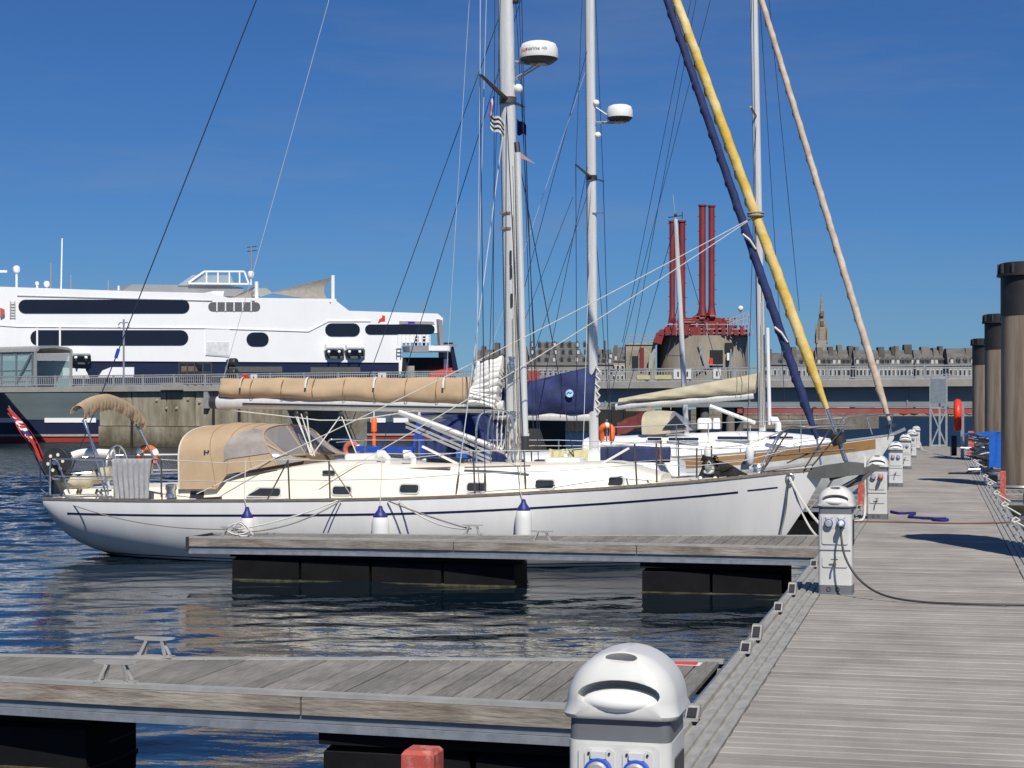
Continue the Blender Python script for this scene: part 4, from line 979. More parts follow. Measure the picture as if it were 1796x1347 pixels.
# kicker strut, passerelle stowed beside the mast, boom preventer lines
MB().tube([S(700, 722, Y0-.02), mp(792)+Vector((-.15, 0, 0))], .05, 10).build('kicker_strut', mast_m, boat, 40)
g0, g1 = S(712, 730, Y0-.25), S(862, 795, Y0-.3)
for dz in (0, -.09, -.15): MB().bar(g0+Vector((0, 0, dz*1.1)), g1+Vector((0, 0, dz)), .03, .035).build('gangway_rail', alu, boat)
MB().bar(S(741, 783, Y0-.4), S(812, 818, Y0-.4), .07, .03).build('boat_hook', white_p, boat)
MB().bar(S(1053, 815, Y0-.5), S(1103, 786, Y0-.5), .07, .03).build('boat_hook', white_p, boat)
MB().tube([b0+Vector((.0, 0, -.1)), S(480, 728, Y0), S(560, 737, Y0), S(620, 737, Y0), S(720, 722, Y0-.05)], .010, 6).build('main_sheet', rope_w, boat)
for a, b_ in (((517, 726), (548, 800)), ((528, 726), (552, 800)), ((538, 728), (546, 795)), ((598, 728), (548, 798)), ((598, 728), (630, 808)), ((521, 728), (545, 798))): line(boat, S(*a, Y0), S(*b_, Y0-.2), .010, rope_w, 'mainsheet_part')
for px in (520, 536, 598): MB().ball(S(px, 727, Y0), .045, 6, (1, .5, 1.3)).build('sheet_block', dark_p, boat)
# standing rigging
cpN = lambda px, py: nr(px, py, .12)
mt = m1; chN = cpN(851, 862); chF = fr(chN)
for a, b_, m_, w in ((tipN, chN, wire, .008), (tipF, chF, wire, .008), (tipN, mp(-700)+Vector((0, -1.0, 0)), wire_l, .007), (tipF, mp(-700)+Vector((0, 1.0, 0)), wire, .007),
                     (mp(190)+Vector((0, -.1, 0)), cpN(800, 866), wire_l, .008), (mp(190)+Vector((0, -.1, 0)), cpN(922, 858), wire, .008), (mp(190)+Vector((0, .1, 0)), fr(cpN(790, 866)), wire, .008), (mp(190)+Vector((0, .1, 0)), fr(cpN(935, 858)), wire, .008),
                     (mp(-1060), S(108, 868, Y0), wire, .010), (mp(-1040), b0+Vector((.05, 0, .1)), wire_l, .005), (S(842, 132, Y0-1.15), S(836, 660, Y0-1.6), wire_l, .005), (mp(-400)+Vector((-.1, -.15, 0)), S(835, 650, Y0-1.3), wire_l, .005),
                     (mp(-500)+Vector((.1, .2, 0)), S(936, 770, Y0+.5), wire, .006), (mp(-300)+Vector((.1, -.2, 0)), S(858, 655, Y0-1.2), wire, .006), (mp(-800), S(783, 660, Y0-.3), wire_l, .004), (mp(-560)+Vector((0, -.2, 0)), S(864, 800, Y0-.5), wire, .006),
                     (mp(-100)+Vector((.1, .1, 0)), S(948, 790, Y0+.9), wire, .006)):
    line(boat, a, b_, w, m_, 'shroud')
for c, v in ((chN, tipN), (cpN(800, 866), mp(190)), (cpN(922, 858), mp(190))):
    d_ = (v-c).normalized(); MB().tube([c, c+d_*.12, c+d_*.32], [.012, .018, .012], 7).build('turnbuckle', bronze_tube, boat, 40)
MB().tube([S(208, 612, Y0), S(203, 628, Y0)], .03, 8).build('backstay_insulator', blue_p, boat, 40)
# ---------- things on the long white yacht
def flag(name, pts, m, label, rows_n=10, strap=None):
    pass
def cloth_mat(name, stripes, axis=0, bump=.003):
    """woven flag colours along one object axis: stripes = [(pos, colour)]"""
    m = mat(name, (.5, .5, .5), .9); n, l = m.node_tree.nodes, m.node_tree.links; b = n['Principled BSDF']
    t = n.new('ShaderNodeTexCoord'); sx = n.new('ShaderNodeSeparateXYZ'); l.new(t.outputs['UV'], sx.inputs[0]); r_ = n.new('ShaderNodeValToRGB'); r_.color_ramp.interpolation = 'CONSTANT'
    el = r_.color_ramp.elements
    while len(el) > 1: el.remove(el[0])
    el[0].position = 0; el[0].color = (*stripes[0][1], 1)
    for p_, c_ in stripes[1:]: e = el.new(p_); e.color = (*c_, 1)
    l.new(sx.outputs[axis], r_.inputs[0]); l.new(r_.outputs[0], b.inputs['Base Color']); return m
def cloth(name, rows, m, label, cat, th=.004, parent=None, group=None):
    mb = MB().sheet(rows, th); o = mb.build(name, m, parent, 60, recalc=False)
    nr_, nc_ = len(rows), len(rows[0]); uv = o.data.uv_layers.new(name='UVMap')
    for lp in o.data.loops:
        k = lp.vertex_index % (nr_*nc_); uv.data[lp.index].uv = (((k//nc_)+.001)/(nr_-1)*.998, ((k % nc_)+.001)/(nc_-1)*.998)
    if label:
        xs = mb.v; place(o, (sum(p.x for p in xs)/len(xs), sum(p.y for p in xs)/len(xs), min(p.z for p in xs))); tag(o, label, cat, group)
    return o
ens = root('ensign', 'red ensign hanging limp from its staff at the yacht stern', 'flag', S(86, 832, Y0))
MB().tube([S(88, 850, Y0), S(15, 712, Y0)], .014, 7).build('staff', teak, ens, 40)
redf = (.50, .045, .03); rows = []
for i in range(15):
    t = i/14; c = S(lerp(18, 84, t), lerp(716, 828, t), Y0); w = .05+.30*math.sin(min(1, t*1.3)*2.2)**1.0*(1-.45*t)
    rows.append([c+Vector((w*(j/7)*.8+.01*math.sin(j*2+i), -.04-.09*math.sin(j*1.6+i*.35), -.10*(j/7)+w*.2*math.sin(j))) for j in range(8)])
em = mat('ensign_red', redf, .9, bump=.004); cloth('fly', rows, em, None, None, parent=ens)
rows2 = [[p+Vector((-.002, -.012, 0)) for p in rw[1:7]] for rw in rows[1:8]]
cm = cloth_mat('ensign_canton', [(0, (.02, .03, .16)), (.16, (.7, .7, .7)), (.24, (.5, .04, .03)), (.33, (.7, .7, .7)), (.42, (.02, .03, .16)), (.60, (.7, .7, .7)), (.68, (.5, .04, .03)), (.78, (.7, .7, .7)), (.86, (.02, .03, .16))])
cloth('canton', rows2, cm, None, None, parent=ens)
# bathing towel over the guard wire
rows = []
for i in range(24):
    t = i/23; a = nr(lerp(198, 267, t), 806); bt = nr(lerp(203, 262, t), 874)
    col_ = []
    for j in range(9):
        u = j/8; p = a.lerp(bt, u); p.y -= .025+.022*math.sin(i*1.9+math.sin(j*.6)*1.2)*u**.5+.03*u; p.z += .0; col_.append(p)
    rows.append([a+Vector((0, .035, -.22)), a+Vector((0, .03, -.02)), a+Vector((0, 0, .012))]+col_)
cloth('towel', rows, grey_cloth, 'grey towel draped over the stern guard rail', 'towel')
hb = MB().torus(fr(nr(257, 798)), .22, .055, 'y', 18, 8, .72); 
hs_ = root('horseshoe_buoy', 'orange and white horseshoe lifebuoy on the yacht stern rail', 'lifebuoy', S(257, 812, Y0+1.2))
c = S(258, 806, Y0+1.35)
rings = [c+Vector((math.cos(a)*.15, .06*math.sin(a*2), math.sin(a)*.20)) for a in [math.radians(-20+i*11.5) for i in range(20)]]
MB().tube(rings, .058, 9).build('float', orange, hs_, 50)
MB().tube(rings[3:7], .064, 9).build('band', white_p, hs_, 50); MB().tube(rings[12:16], .064, 9).build('band', white_p, hs_, 50)
# fenders on the near side
def fender(px, py_cap, py_rope, label, rad=.145, L=.62):
    p = S(px, py_cap, 23.55); t = p.x-XS; rad_off = A.at_z(t, p.z-.3); y = Y0-rad_off-rad-.005; c = Vector((p.x, y, p.z))
    r = root('boat_fender', label, 'fender', (c.x, c.y, c.z-L), group='white fenders with blue tops')
    MB().lathe([(.02, -L), (rad*.6, -L+.02), (rad*.95, -L+.10), (rad, -L+.16), (rad, -.16), (rad*.92, -.07), (rad*.8, -.035)], c, 20).build('body', white_p, r, 45)
    MB().lathe([(rad*.81, -.036), (rad*.82, -.01), (rad*.45, .05), (.035, .085), (.03, .12), (.01, .13)], c, 18).build('cap', mat('fender_blue', (.015, .02, .17), .5) if 'fender_blue' not in MATS else MATS['fender_blue'], r, 45)
    tp_ = nr(px+2, py_rope, .0); MB().tube([c+Vector((0, 0, .11)), Vector((tp_.x, min(tp_.y-.02, c.y+.1), A.z(t)+.03)), nr(px+4, py_rope-68, .04)], .007, 5).build('lanyard', rope_w, r)
fender(427, 905, 875, 'white fender with blue top beside the finger pontoon tip, under the sprayhood', .108)
fender(666, 903, 870, 'white fender with blue top amidships between the two mooring lines', .13)
fender(910, 893, 862, 'white fender with blue top below the main mast', .12)
# mooring lines of the yacht
f_, b_, z_ = fe2(7.95); cl1 = Vector((fx2(7.95), f_+.03, z_+.09)); f_, b_, z_ = fe2(4.75); cl2 = Vector((fx2(4.75), b_-.03, z_+.09))
for k_, (a, c, dr, m_, lab) in enumerate(((nr(592, 878, -.03), cl1, .05, rope_w, 'white mooring line slanting from the rail to the finger tip cleat'),
        (nr(598, 878, -.03), cl1+Vector((.06, .02, -.02)), .12, rope_g, 'grey mooring line slanting below a white one to the finger tip cleat'),
        (nr(680, 878, -.03), cl2+Vector((-.05, 0, 0)), .02, rope_g, 'grey mooring line running down to the middle cleat'),
        (nr(700, 878, -.03), cl2, .12, rope_w, 'slack white mooring line curving down to the middle cleat'),
        (S(92, 872, Y0-.95), cl1+Vector((-.05, 0, .02)), .14, rope_g, 'thin slack stern line from the yacht quarter to the finger tip'))):
    rope('mooring_line', sag(a, c, dr, 16), .011 if k_ < 4 else .008, m_, lab, 'rope', raw=True)
rope('mooring_line', [cl1+Vector((.02, .02, .03)), cl1+Vector((.12, .03, .12)), cl1+Vector((.22, 0, .08)), cl1+Vector((.28, -.02, .0)), cl1+Vector((.10, -.03, -.05)), cl1+Vector((-.08, .03, .02)), cl1+Vector((.1, .03, .1)), cl1+Vector((.25, 0, .02)), cl1+Vector((.3, .05, -.07)), cl1+Vector((.05, .04, -.07))], .014, rope_w, 'tangle of rope made fast on the finger tip cleat')
bw = nr(1385, 838, -.04); rope('mooring_line', sag(bw, Vector((-1.30, 22.6, .03)), .12, 16), .020, rope_w, 'thick white bow line from the hull fairlead to the walkway', raw=True)
rope('mooring_line', sag(bw+Vector((.01, 0, 0)), Vector((-1.30, 22.2, .02)), .30, 16), .016, rope_w, 'slacker white bow line below the thick one', raw=True)
rope('mooring_line', [bw+Vector((-.02, .02, 0)), bw+Vector((-.06, -.02, -.5)), nr(1368, 940, -.02)], .012, rope_g, 'grey line hanging straight down the yacht bow')
# burgees at the spreaders
fl = lambda x, y, dx, dz, n=8: [[S(x+dx*i/n, y+dz*i/n*.4+3*math.sin(i*.9), Y0-.75+.05*math.sin(i*1.3)) + Vector((0, 0, -.24*j/4-.06*(i/n))) for j in range(5)] for i in range(n+1)]
cloth('courtesy_flag', fl(860, 197, 24, 20), cloth_mat('striped_flag', [(0, (.75, .75, .75)), (.14, (.02, .02, .03)), (.28, (.75, .75, .75)), (.42, (.02, .02, .03)), (.56, (.75, .75, .75)), (.7, (.02, .02, .03)), (.84, (.75, .75, .75))], 1), 'black and white striped flag below the mast spreader', 'flag')
cloth('courtesy_flag', [[p+Vector((0, 0, 0)) for p in rw] for rw in [[S(866-7*i/6+1.2*math.sin(j), 168+i*2+j*5.5, Y0-.85+.03*math.sin(i)) for j in range(6)] for i in range(7)]], cloth_mat('tricolour_flag', [(0, (.02, .04, .25)), (.33, (.75, .75, .75)), (.66, (.6, .03, .03))], 0), 'small blue white and red flag furled below the mast spreader', 'flag')
cloth('burgee', [[S(907+16*i/7, 208+i*1.5+j*(28/5)*(1-.35*i/7)+2*math.sin(i), Y0+.8) for j in range(6)] for i in range(8)], mat('navy_flag', (.02, .018, .10), .9), 'dark navy burgee flying under the far spreader', 'flag')
cloth('burgee', [[S(913+25*i/7, 268+i*2.6+j*(9/4)*(1-.9*i/7), Y0+.05) for j in range(5)] for i in range(8)], mat('pink_flag', (.45, .27, .25), .9), 'pale pink pennant at the top of the whisker pole', 'flag')

# ---------- yacht with the navy covers, next berth
Y2 = 30.0; X2 = -12.3; L2 = 10.2
B2 = Hull(X2, L2, Y2, [(0, .35), (3, .36), (6, .42), (9, .6), (L2, .76)], [(0, 1.15), (2, 1.55), (4.5, 1.72), (6.5, 1.6), (8.3, .9), (9.5, .25), (L2, .02)],
    [(0, -.35), (1, -.62), (4, -1.0), (7, -1.0), (9.0, -.75), (9.9, -.2), (L2, .72)])
nb = root('sailing_yacht', 'sailing yacht with navy sail cover and navy sprayhood behind the long white yacht', 'sailing yacht', (-7, Y2, WZ))
hm2 = mat('neighbour_hull', (.66, .67, .67), .25, coat=.2); zband(hm2, [(.03, (.012, .014, .03))])
B2.build(nb, hm2, white_p, alu)
cabin(B2, nb, white_p, [(3.4, 1.1, 1.0, .80), (5, 1.1, .98, .86), (7, .85, .72, .90), (7.9, .6, .45, .74)])
for px in (955, 1010): port(nb, S(px, 812, Y2-1.08), .4, .13)
m20, m21 = S(1042, 800, Y2), S(1031, -430, Y2); mm = mastm(nb, m20, m21, .17, .12)
def mp2(py): return m20.lerp(m21, (800-py)/1230)
q = mp2(312)
tn, tf = S(1010, 289, Y2-1.0), S(1058, 318, Y2+1.0)
for tp_ in (tn, tf): MB().tube([q, tp_], [.04, .022], 8, True, .45).build('spreader', bronze_tube, nb, 40)
MB().lathe([(.10, -.04), (.10, .04)], q, 14).build('spreader_collar', dark_p, nb, 40)
radar(nb, S(1087, 208, Y2), .235, .24, mp2(196)+Vector((.08, 0, 0)))
MB().ball(mp2(238)+Vector((.12, 0, 0)), .06, 8).build('deck_light', white_p, nb, 50); MB().ball(mp2(182)+Vector((.10, -.03, 0)), .06, 8).build('steaming_light', white_p, nb, 50)
MB().bar(mp2(375)+Vector((.02, -.05, 0)), mp2(375)+Vector((.22, -.05, 0)), .03).build('mast_fitting', steel, nb)
# navy stack-pack, tall at the mast
def wedge_cover(r, poly_t, poly_b, Y, th, m, name, n=26, wr=.025):
    rings = []
    for i in range(n+1):
        t = i/n; a = S(lerp(poly_t[0][0], poly_t[1][0], t), lerp(poly_t[0][1], poly_t[1][1], t), Y); b_ = S(lerp(poly_b[0][0], poly_b[1][0], t), lerp(poly_b[0][1], poly_b[1][1], t), Y); ring = []
        for j in range(16):
            g_ = 2*math.pi*j/16; u = .5+.5*math.cos(g_); w = th*(.35+.65*(1-u))*math.sin(g_)
            nz_ = wr*mnoise.noise(Vector((t*6, u*3, 2+(j > 8))))+wr*.6*math.sin(t*30+u*9)
            p = b_.lerp(a, u); ring.append(p+Vector((0, w+(nz_ if w > 0 else -nz_), 0)))
        rings.append(ring)
    return MB().loft(rings).build(name, m, r, 70)
cvn = wedge_cover(nb, ((742, 714), (1047, 640)), ((742, 728), (1042, 726)), Y2, .20, navy_c, 'sail_cover', 40, .05)
MB().tube([S(735, 728, Y2), S(1035, 732, Y2)], .07, 10).build('boom', mast_m, nb, 40)
c = S(999, 690, Y2-.21); eb = MB().lathe([(.07, 0), (.07, -.008)], c+Vector((0, -.0, 0)), 20, 'y').build('emblem', mat('pale_blue_print', (.42, .66, .80), .7), cvn, 40)
MB().tube([c+Vector((-.05, -.012, -.01)), c+Vector((-.015, -.012, .025)), c+Vector((.01, -.012, .0)), c+Vector((.045, -.012, .02))], .009, 5).build('emblem_mark', blue_p, eb)
for k_ in range(6): MB().tube([S(1046-1*k_%3, 645+14*k_, Y2-.06), S(1052, 652+14*k_, Y2-.07), S(1047, 658+14*k_, Y2-.06)], .018, 5).build('cover_toggle', rope_w, cvn)
# navy sprayhood of the neighbour
def hood2(r, pxs, Y, half, m, name, wm):
    hs2 = []
    for bx, by, tx, ty in pxs:
        f = S(bx, by, Y-half); c = S(tx, ty, Y-.3); hs2.append([Vector((lerp(f.x, c.x, math.sin(a)**.6), Y-math.cos(a)*half, lerp(f.z, c.z, math.sin(a)**.6))) for a in [math.pi*i/14 for i in range(15)]])
    h = MB().sheet(hs2[:-1], .012).build(name, m, r, 60); MB().sheet(hs2[-2:], .004).build('windscreen', wm, h, 60)
    return h
hood2(nb, ((752, 812, 765, 742), (790, 812, 800, 728), (850, 812, 850, 728), (905, 815, 890, 790)), Y2, 1.05, navy_c, 'sprayhood', navy_c)
MB().box((*S(800, 812, Y2-1.2),), (*(S(862, 790, Y2-1.0)),)).build('weather_cloth', tarp, nb)
furl0, furl1 = S(1440, 790, Y2), S(1033, -400, Y2)
def st2(py): return furl0.lerp(furl1, (790-py)/1190)
furled(nb, st2(770), st2(-330), .080, navy_c, 'furled_headsail', 26, contrast=mat('pale_seam', (.10, .11, .19), .9))
MB().tube([furl0-Vector((0, 0, .25)), st2(768)], .02, 6).build('furler_foil', steel, nb)
for py in (590, 430): MB().tube([st2(py)+Vector((-.10, -.10, .10)), st2(py)+Vector((.02, -.13, .0)), st2(py)+Vector((.12, -.08, -.16))], .022, 5).build('tie', rope_w, nb)
for a, b_, m_, w in ((mp2(-400), S(596, 800, Y2), wire, .008), (mp2(-380), S(668, 790, Y2-1), wire, .008), (tn, S(1012, 815, Y2-1.5), wire, .007), (tf, S(1072, 800, Y2+1.5), wire, .007), (tn, mp2(-300), wire, .006), (tf, mp2(-300), wire, .006),
        (mp2(90)+Vector((-.05, -.05, 0)), S(905, 560, Y2+.4), wire, .006), (mp2(260), S(950, 690, Y2-.5), wire, .006), (mp2(320), S(912, 690, Y2-.6), wire, .006), (mp2(310), S(1022, 810, Y2-1.5), wire_l, .006), (mp2(310), S(1075, 806, Y2+1.4), wire, .006), (mp2(100), S(830, 700, Y2), wire_l, .004), (S(870, 690, Y2), S(1005, 345, Y2), wire, .005)):
    line(nb, a, b_, w, m_, 'shroud')
tops2 = [S(px, 772, Y2-1.55) for px in (640, 735, 860, 980)]; bots2 = [Vector((p.x, p.y, B2.z(max(0, p.x-X2)))) for p in tops2]
stanchions(nb, tops2, bots2, steel); MB().tube([S(590, 776, Y2-1.3)]+tops2+[S(1180, 778, Y2-1.3), S(1420, 768, Y2-.3)], .008, 6).build('guard_wire', wire_l, nb)
MB().tube(spline([S(570, 800, Y2-1.2), S(575, 775, Y2-1.15), S(590, 770, Y2-1.1), S(640, 772, Y2-1.5)]), .014, 6).build('pushpit', steel, nb, 40)
MB().bar(S(625, 787, Y2-.6), S(725, 789, Y2-.6), .09, .10).build('rolled_cover', blue_p, nb)
MB().bar(S(735, 740, Y2-.2), S(742, 800, Y2-.2), .08).build('blue_post', blue_p, nb); MB().bar(S(732, 745, Y2-.2), S(725, 800, Y2-.2), .05).build('blue_post', blue_p, nb)
# navy roll bag along the neighbour's rail, towels, danbuoy, liferings
bgp = [Vector((p.x, p.y, p.z)) for p in (S(1053, 783, Y2-1.4), S(1173, 812, Y2-1.4))]
rb = root('canvas_bag', 'long dark blue canvas bag lashed along the rail beside the yellow towel', 'bag', (bgp[0].x+.6, Y2-1.3, bgp[1].z))
MB().loft([[Vector((x, Y2-1.32+p.x, (bgp[0].z+bgp[1].z)/2+p.y)) for p in rrect(.10, (bgp[0].z-bgp[1].z)/2*k, .04, 0)] for x, k in ((bgp[0].x, .95), (bgp[0].x+.3, 1.02), (bgp[1].x-.3, .98), (bgp[1].x, .95))]).build('body', mat('faded_navy_canvas', (.03, .045, .12), .85, 0, .2, 4, bump=.006), rb, 40)
for px in (1066, 1090, 1158): a = S(px, 784, Y2-1.44); MB().bar(a, a+Vector((0, 0, -.28)), .02, .012, (0, 1, 0)).build('lacing', red_p if px > 1100 else dark_p, rb)
for px0, px1, lab in ((963, 990, 'narrow pale yellow towel hung on the guard wire'), (993, 1032, 'wide pale yellow towel hung on the guard wire')):
    rows = []
    for i in range(10):
        t = i/9; a = S(lerp(px0, px1, t), 787+2*math.sin(t*3), Y0+1.55); bt = S(lerp(px0+4, px1-2, t), 813+2*math.sin(i), Y0+1.5); rows.append([a.lerp(bt, j/5)+Vector((0, .02*math.sin(i*1.4+j*.4), 0)) for j in range(6)])
    cloth('towel', rows, rope_y, lab, 'towel')
db = root('danbuoy', 'slim orange danbuoy float standing at the stern of the navy covered yacht', 'buoy', S(656, 785, Y2+.6))
MB().tube([S(656, 790, Y2+.6), S(656, 722, Y2+.6)], .012, 6).build('staff', white_p, db)
MB().tube([S(656, 757, Y2+.6), S(656, 735, Y2+.6), S(656, 731, Y2+.6)], [.055, .055, .02], 12).build('float', orange, db, 40); MB().tube([S(656, 781, Y2+.6), S(656, 758, Y2+.6)], .035, 8).build('float', orange, db, 40)
MB().lathe([(.16, -.04), (.12, .03), (.02, .05)], S(657, 787, Y2+.6), 14).build('foot', white_p, db, 40)
lf = root('lifebuoy', 'faded red round lifebuoy on the stern rail of the navy covered yacht', 'lifebuoy', S(617, 790, Y2+.9)); MB().torus(S(617, 789, Y2+.9), .13, .05, 'y', 22, 8).build('ring', mat('faded_red_foam', (.50, .11, .08), .7), lf, 50)
MB().torus(S(617, 789, Y2+.9), .13, .054, 'y', 6, 8, .1).build('band', white_p, lf, 50)
jk = root('horseshoe_buoy', 'bright orange horseshoe buoy on a rail between the two masts', 'lifebuoy', S(1064, 770, 34))
c = S(1064, 757, 34); hp_ = [c+Vector((math.cos(a)*.115, .03*math.sin(a*2), math.sin(a)*.12-(.10 if math.sin(a) < -.3 else 0))) for a in [math.radians(-50+i*14) for i in range(21)]]
MB().tube(hp_, .062, 9).build('float', orange, jk, 50); MB().tube(hp_[9:12], .068, 9).build('band', white_p, jk, 50)
MB().bar(S(1064, 775, 34.1), S(1064, 735, 34.1), .03).build('bracket', steel, jk)

# ---------- yacht with the tan stripe
Y3 = 44.3; bow = S(1568, 762, Y3); L3 = 10.4; X3 = bow.x-L3
B3 = Hull(X3, L3, Y3, [(0, .42), (3, .42), (6, .55), (8.5, .80), (L3, bow.z)], [(0, 1.2), (2, 1.55), (4.5, 1.7), (6.5, 1.5), (8.4, .9), (9.7, .28), (L3, .02)],
    [(0, -.3), (1, -.6), (4, -1.0), (7, -1.0), (8.8, -.78), (9.6, -.2), (L3, bow.z-.1)])
tb = root('sailing_yacht', 'white sailing yacht with a tan stripe along its hull and sand coloured boom cover', 'sailing yacht', (X3+5, Y3, WZ))
hm3 = mat('striped_hull_paint', (.70, .70, .68), .25, coat=.2); zband(hm3, [(.03, (.012, .016, .05))])
B3.build(tb, hm3, white_p, alu)
B3.stripe(tb, tan_stripe, .055, .30, 1.2, 9.95, 'tan_band')
cabin(B3, tb, white_p, [(2.6, 1.2, 1.1, .90), (4.5, 1.2, 1.05, .98), (6.8, .95, .8, 1.06), (8.2, .6, .45, .98), (8.9, .35, .2, .86)])
for px, w in ((1148, .42), (1186, .45), (1212, .45), (1285, .9), (1370, .7)): port(tb, S(px, 770 if px < 1250 else 768, Y3-1.12 if px < 1250 else Y3-.95), w, .10, frame_m=white_p, pane_m=navy_p)
m30, m31 = S(1338, 756, Y3), S(1316, -300, Y3); mastm(tb, m30, m31, .20, .14)
def mp3(py): return m30.lerp(m31, (756-py)/1056)
MB().tube([S(1350, 745, Y3-.2), S(1346, 575, Y3-.2)], .05, 10).build('whisker_pole', white_p, tb, 40)
b30, b31 = S(1076, 714, Y3), S(1322, 694, Y3)
MB().tube([b30, b31], .085, 12).build('boom', mast_m, tb, 40); MB().tube([b30+Vector((-.05, 0, 0)), b30+Vector((.06, 0, 0))], .09, 12).build('boom_end', dark_p, tb, 40)
wedge_cover(tb, ((1086, 699), (1328, 655)), ((1086, 706), (1325, 690)), Y3, .20, beige2, 'boom_cover', 40, .035)
MB().tube([S(1245, 712, Y3), S(1325, 742, Y3)], .05, 8).build('kicker_strut', white_p, tb, 40)
hood2(tb, ((1126, 762, 1132, 722), (1150, 762, 1152, 720), (1176, 760, 1180, 722), (1216, 754, 1206, 742)), Y3, 1.1, beige2, 'sprayhood', clear)
w_ = [S(1162, 752, Y3-1.13), S(1185, 728, Y3-1.0), S(1205, 750, Y3-1.13)]; MB().prism(w_, (0, -.01, 0)).build('side_window', glass_d, tb)
for px, w in ((1236, .18), (1257, .09)): c = S(px, 744, Y3-.2); MB().loft([[c+Vector((p.x, p.y, z)) for p in rrect(w*k, w*k, w*.4, 0)] for z, k in ((-.12, 1), (.10, 1), (.16, .8))]).build('deck_box', white_p, tb, 40)
c = S(1365, 748, Y3-.2); MB().tube([c+Vector((0, 0, -.12)), c+Vector((0, 0, .06)), c+Vector((-.06, 0, .16)), c+Vector((-.16, 0, .14))], [.08, .08, .10, .12], 10).build('cowl_vent', white_p, tb, 50)
for k_ in range(5): MB().tube([mp3(650-40*k_)+Vector((-.02+.02*k_, -.09, 0)), mp3(745)+Vector((-.06+.03*k_, -.12, 0))], .011, 5).build('halyard', rope_w if k_ % 2 else rope_g, tb)
s30, s31 = S(1564, 752, Y3), S(1328, -25, Y3)
def st3(py): return s30.lerp(s31, (752-py)/777)
furled(tb, st3(738), s30.lerp(s31, 1.15), .095, mat('pale_tan_sail_cover', (.45, .34, .25), .9, bump=.008, bscale=5, col2=(.62, .53, .43)), 'furled_headsail', 22, contrast=mat('brown_seam', (.16, .10, .07), .9))
MB().tube([s30+Vector((0, 0, -.18)), st3(738)], .03, 6).build('furler_foil', steel, tb); MB().tube([st3(750), st3(744)], .14, 12).build('furler_drum', dark_p, tb, 40)
PU = spline([S(1475, 758, Y3-.5), S(1478, 733, Y3-.5), S(1520, 729, Y3-.35), S(1566, 726, Y3)], 5)
for s_ in (1, -1): MB().tube([Vector((p.x, Y3+s_*(p.y-Y3), p.z)) for p in PU], .018, 6).build('pulpit', steel, tb, 40)
for a, b_ in (((1520, 729), (1530, 762)), ((1566, 726), (1560, 762))): MB().tube([S(*a, Y3-.2), S(*b_, Y3-.15)], .016, 6).build('pulpit_leg', steel, tb)
t3 = [S(px, py, Y3-y_) for px, py, y_ in ((1186, 745, 1.6), (1242, 742, 1.6), (1312, 740, 1.5), (1405, 738, 1.1))]
stanchions(tb, t3, [Vector((p.x, p.y, B3.z(p.x-X3))) for p in t3], steel); MB().tube([S(1060, 750, Y3-1.5)]+t3+[S(1478, 733, Y3-.5)], .010, 5).build('guard_wire', wire_l, tb)
for a, b_, w in ((mp3(-280), S(1052, 770, Y3), .008), (mp3(-100), S(1330, 780, Y3-1.6), .008), (mp3(200), S(1310, 780, Y3-1.6), .008), (mp3(-250)+Vector((.1, .1, 0)), S(1402, 545, Y3+1.5), .008), (mp3(-250), S(1376, 700, Y3+1), .008), (mp3(-500), S(1092, 600, Y3+1), .008), (mp3(-500), S(1104, 640, Y3+1.2), .008)): line(tb, a, b_, w, wire, 'shroud')
q = mp3(205); MB().tube([q+Vector((-.05, -.9, .1)), q, q+Vector((-.05, .9, .1))], .03, 7).build('spreader', alu, tb)
an = MB().bar(S(1560, 764, Y3), S(1588, 752, Y3), .05, .08); an.build('anchor', galv, tb)
for px in (1242, 1315): c = S(px, 796, Y3-1.75); fr_ = root('boat_fender', 'white fender hung on the tan striped yacht '+('close behind the dog' if px < 1300 else 'next to the long yacht pulpit'), 'fender', c-Vector((0, 0, .3)), group='white fenders of the tan striped yacht'); MB().lathe([(.02, -.3), (.10, -.22), (.11, .1), (.06, .2), (.02, .26)], c, 14).build('body', white_p, fr_, 45); MB().tube([c+Vector((0, 0, .25)), c+Vector((0, .12, .7))], .01, 5).build('lanyard', rope_w, fr_)

rows = [[S(lerp(1082, 1128, i/6), lerp(742, 722, i/6)+8*j+1.5*math.sin(i*2+j), Y3-.2+.3*math.sin(i+j*.7)*.2) for j in range(4)] for i in range(7)]
MB().sheet(rows, .01).build('stern_canvas', mat('rust_red_canvas', (.16, .035, .03), .9, 0, .2, 5, bump=.01), tb, 60)
# ---------- small sloop behind: its mast shows in front of the red chimneys
Y4 = 51.5; ms = S(1201, 700, Y4); X4 = ms.x-4.6
B4 = Hull(X4, 7.8, Y4, [(0, .2), (4, .25), (7.8, .5)], [(0, .9), (3, 1.25), (5.5, .95), (7.2, .25), (7.8, .02)], [(0, -.35), (2, -.8), (5, -.85), (6.9, -.5), (7.8, .42)])
sb = root('sailing_yacht', 'small sloop whose slim grey mast stands before the red chimneys', 'sailing yacht', (X4+4, Y4, WZ))
B4.build(sb, hm2, white_p, alu); cabin(B4, sb, white_p, [(2, .8, .7, .55), (4.5, .75, .62, .6), (5.6, .4, .25, .45)])
mt4 = S(1185, 384, Y4); mastm(sb, Vector((ms.x+.08, Y4, .55)), mt4, .15, .11)
MB().tube([mt4, mt4+Vector((-.08, 0, .75))], .012, 5).build('vhf_aerial', alu, sb)
MB().tube([mt4+Vector((-.22, 0, .05)), mt4+Vector((.22, 0, .1))], .014, 5).build('masthead_arm', dark_p, sb); MB().bar(mt4+Vector((.20, 0, .0)), mt4+Vector((.20, 0, .22)), .05, .02).build('wind_vane', dark_p, sb); MB().ball(mt4+Vector((0, 0, .12)), .05, 6).build('masthead_lamp', dark_p, sb)
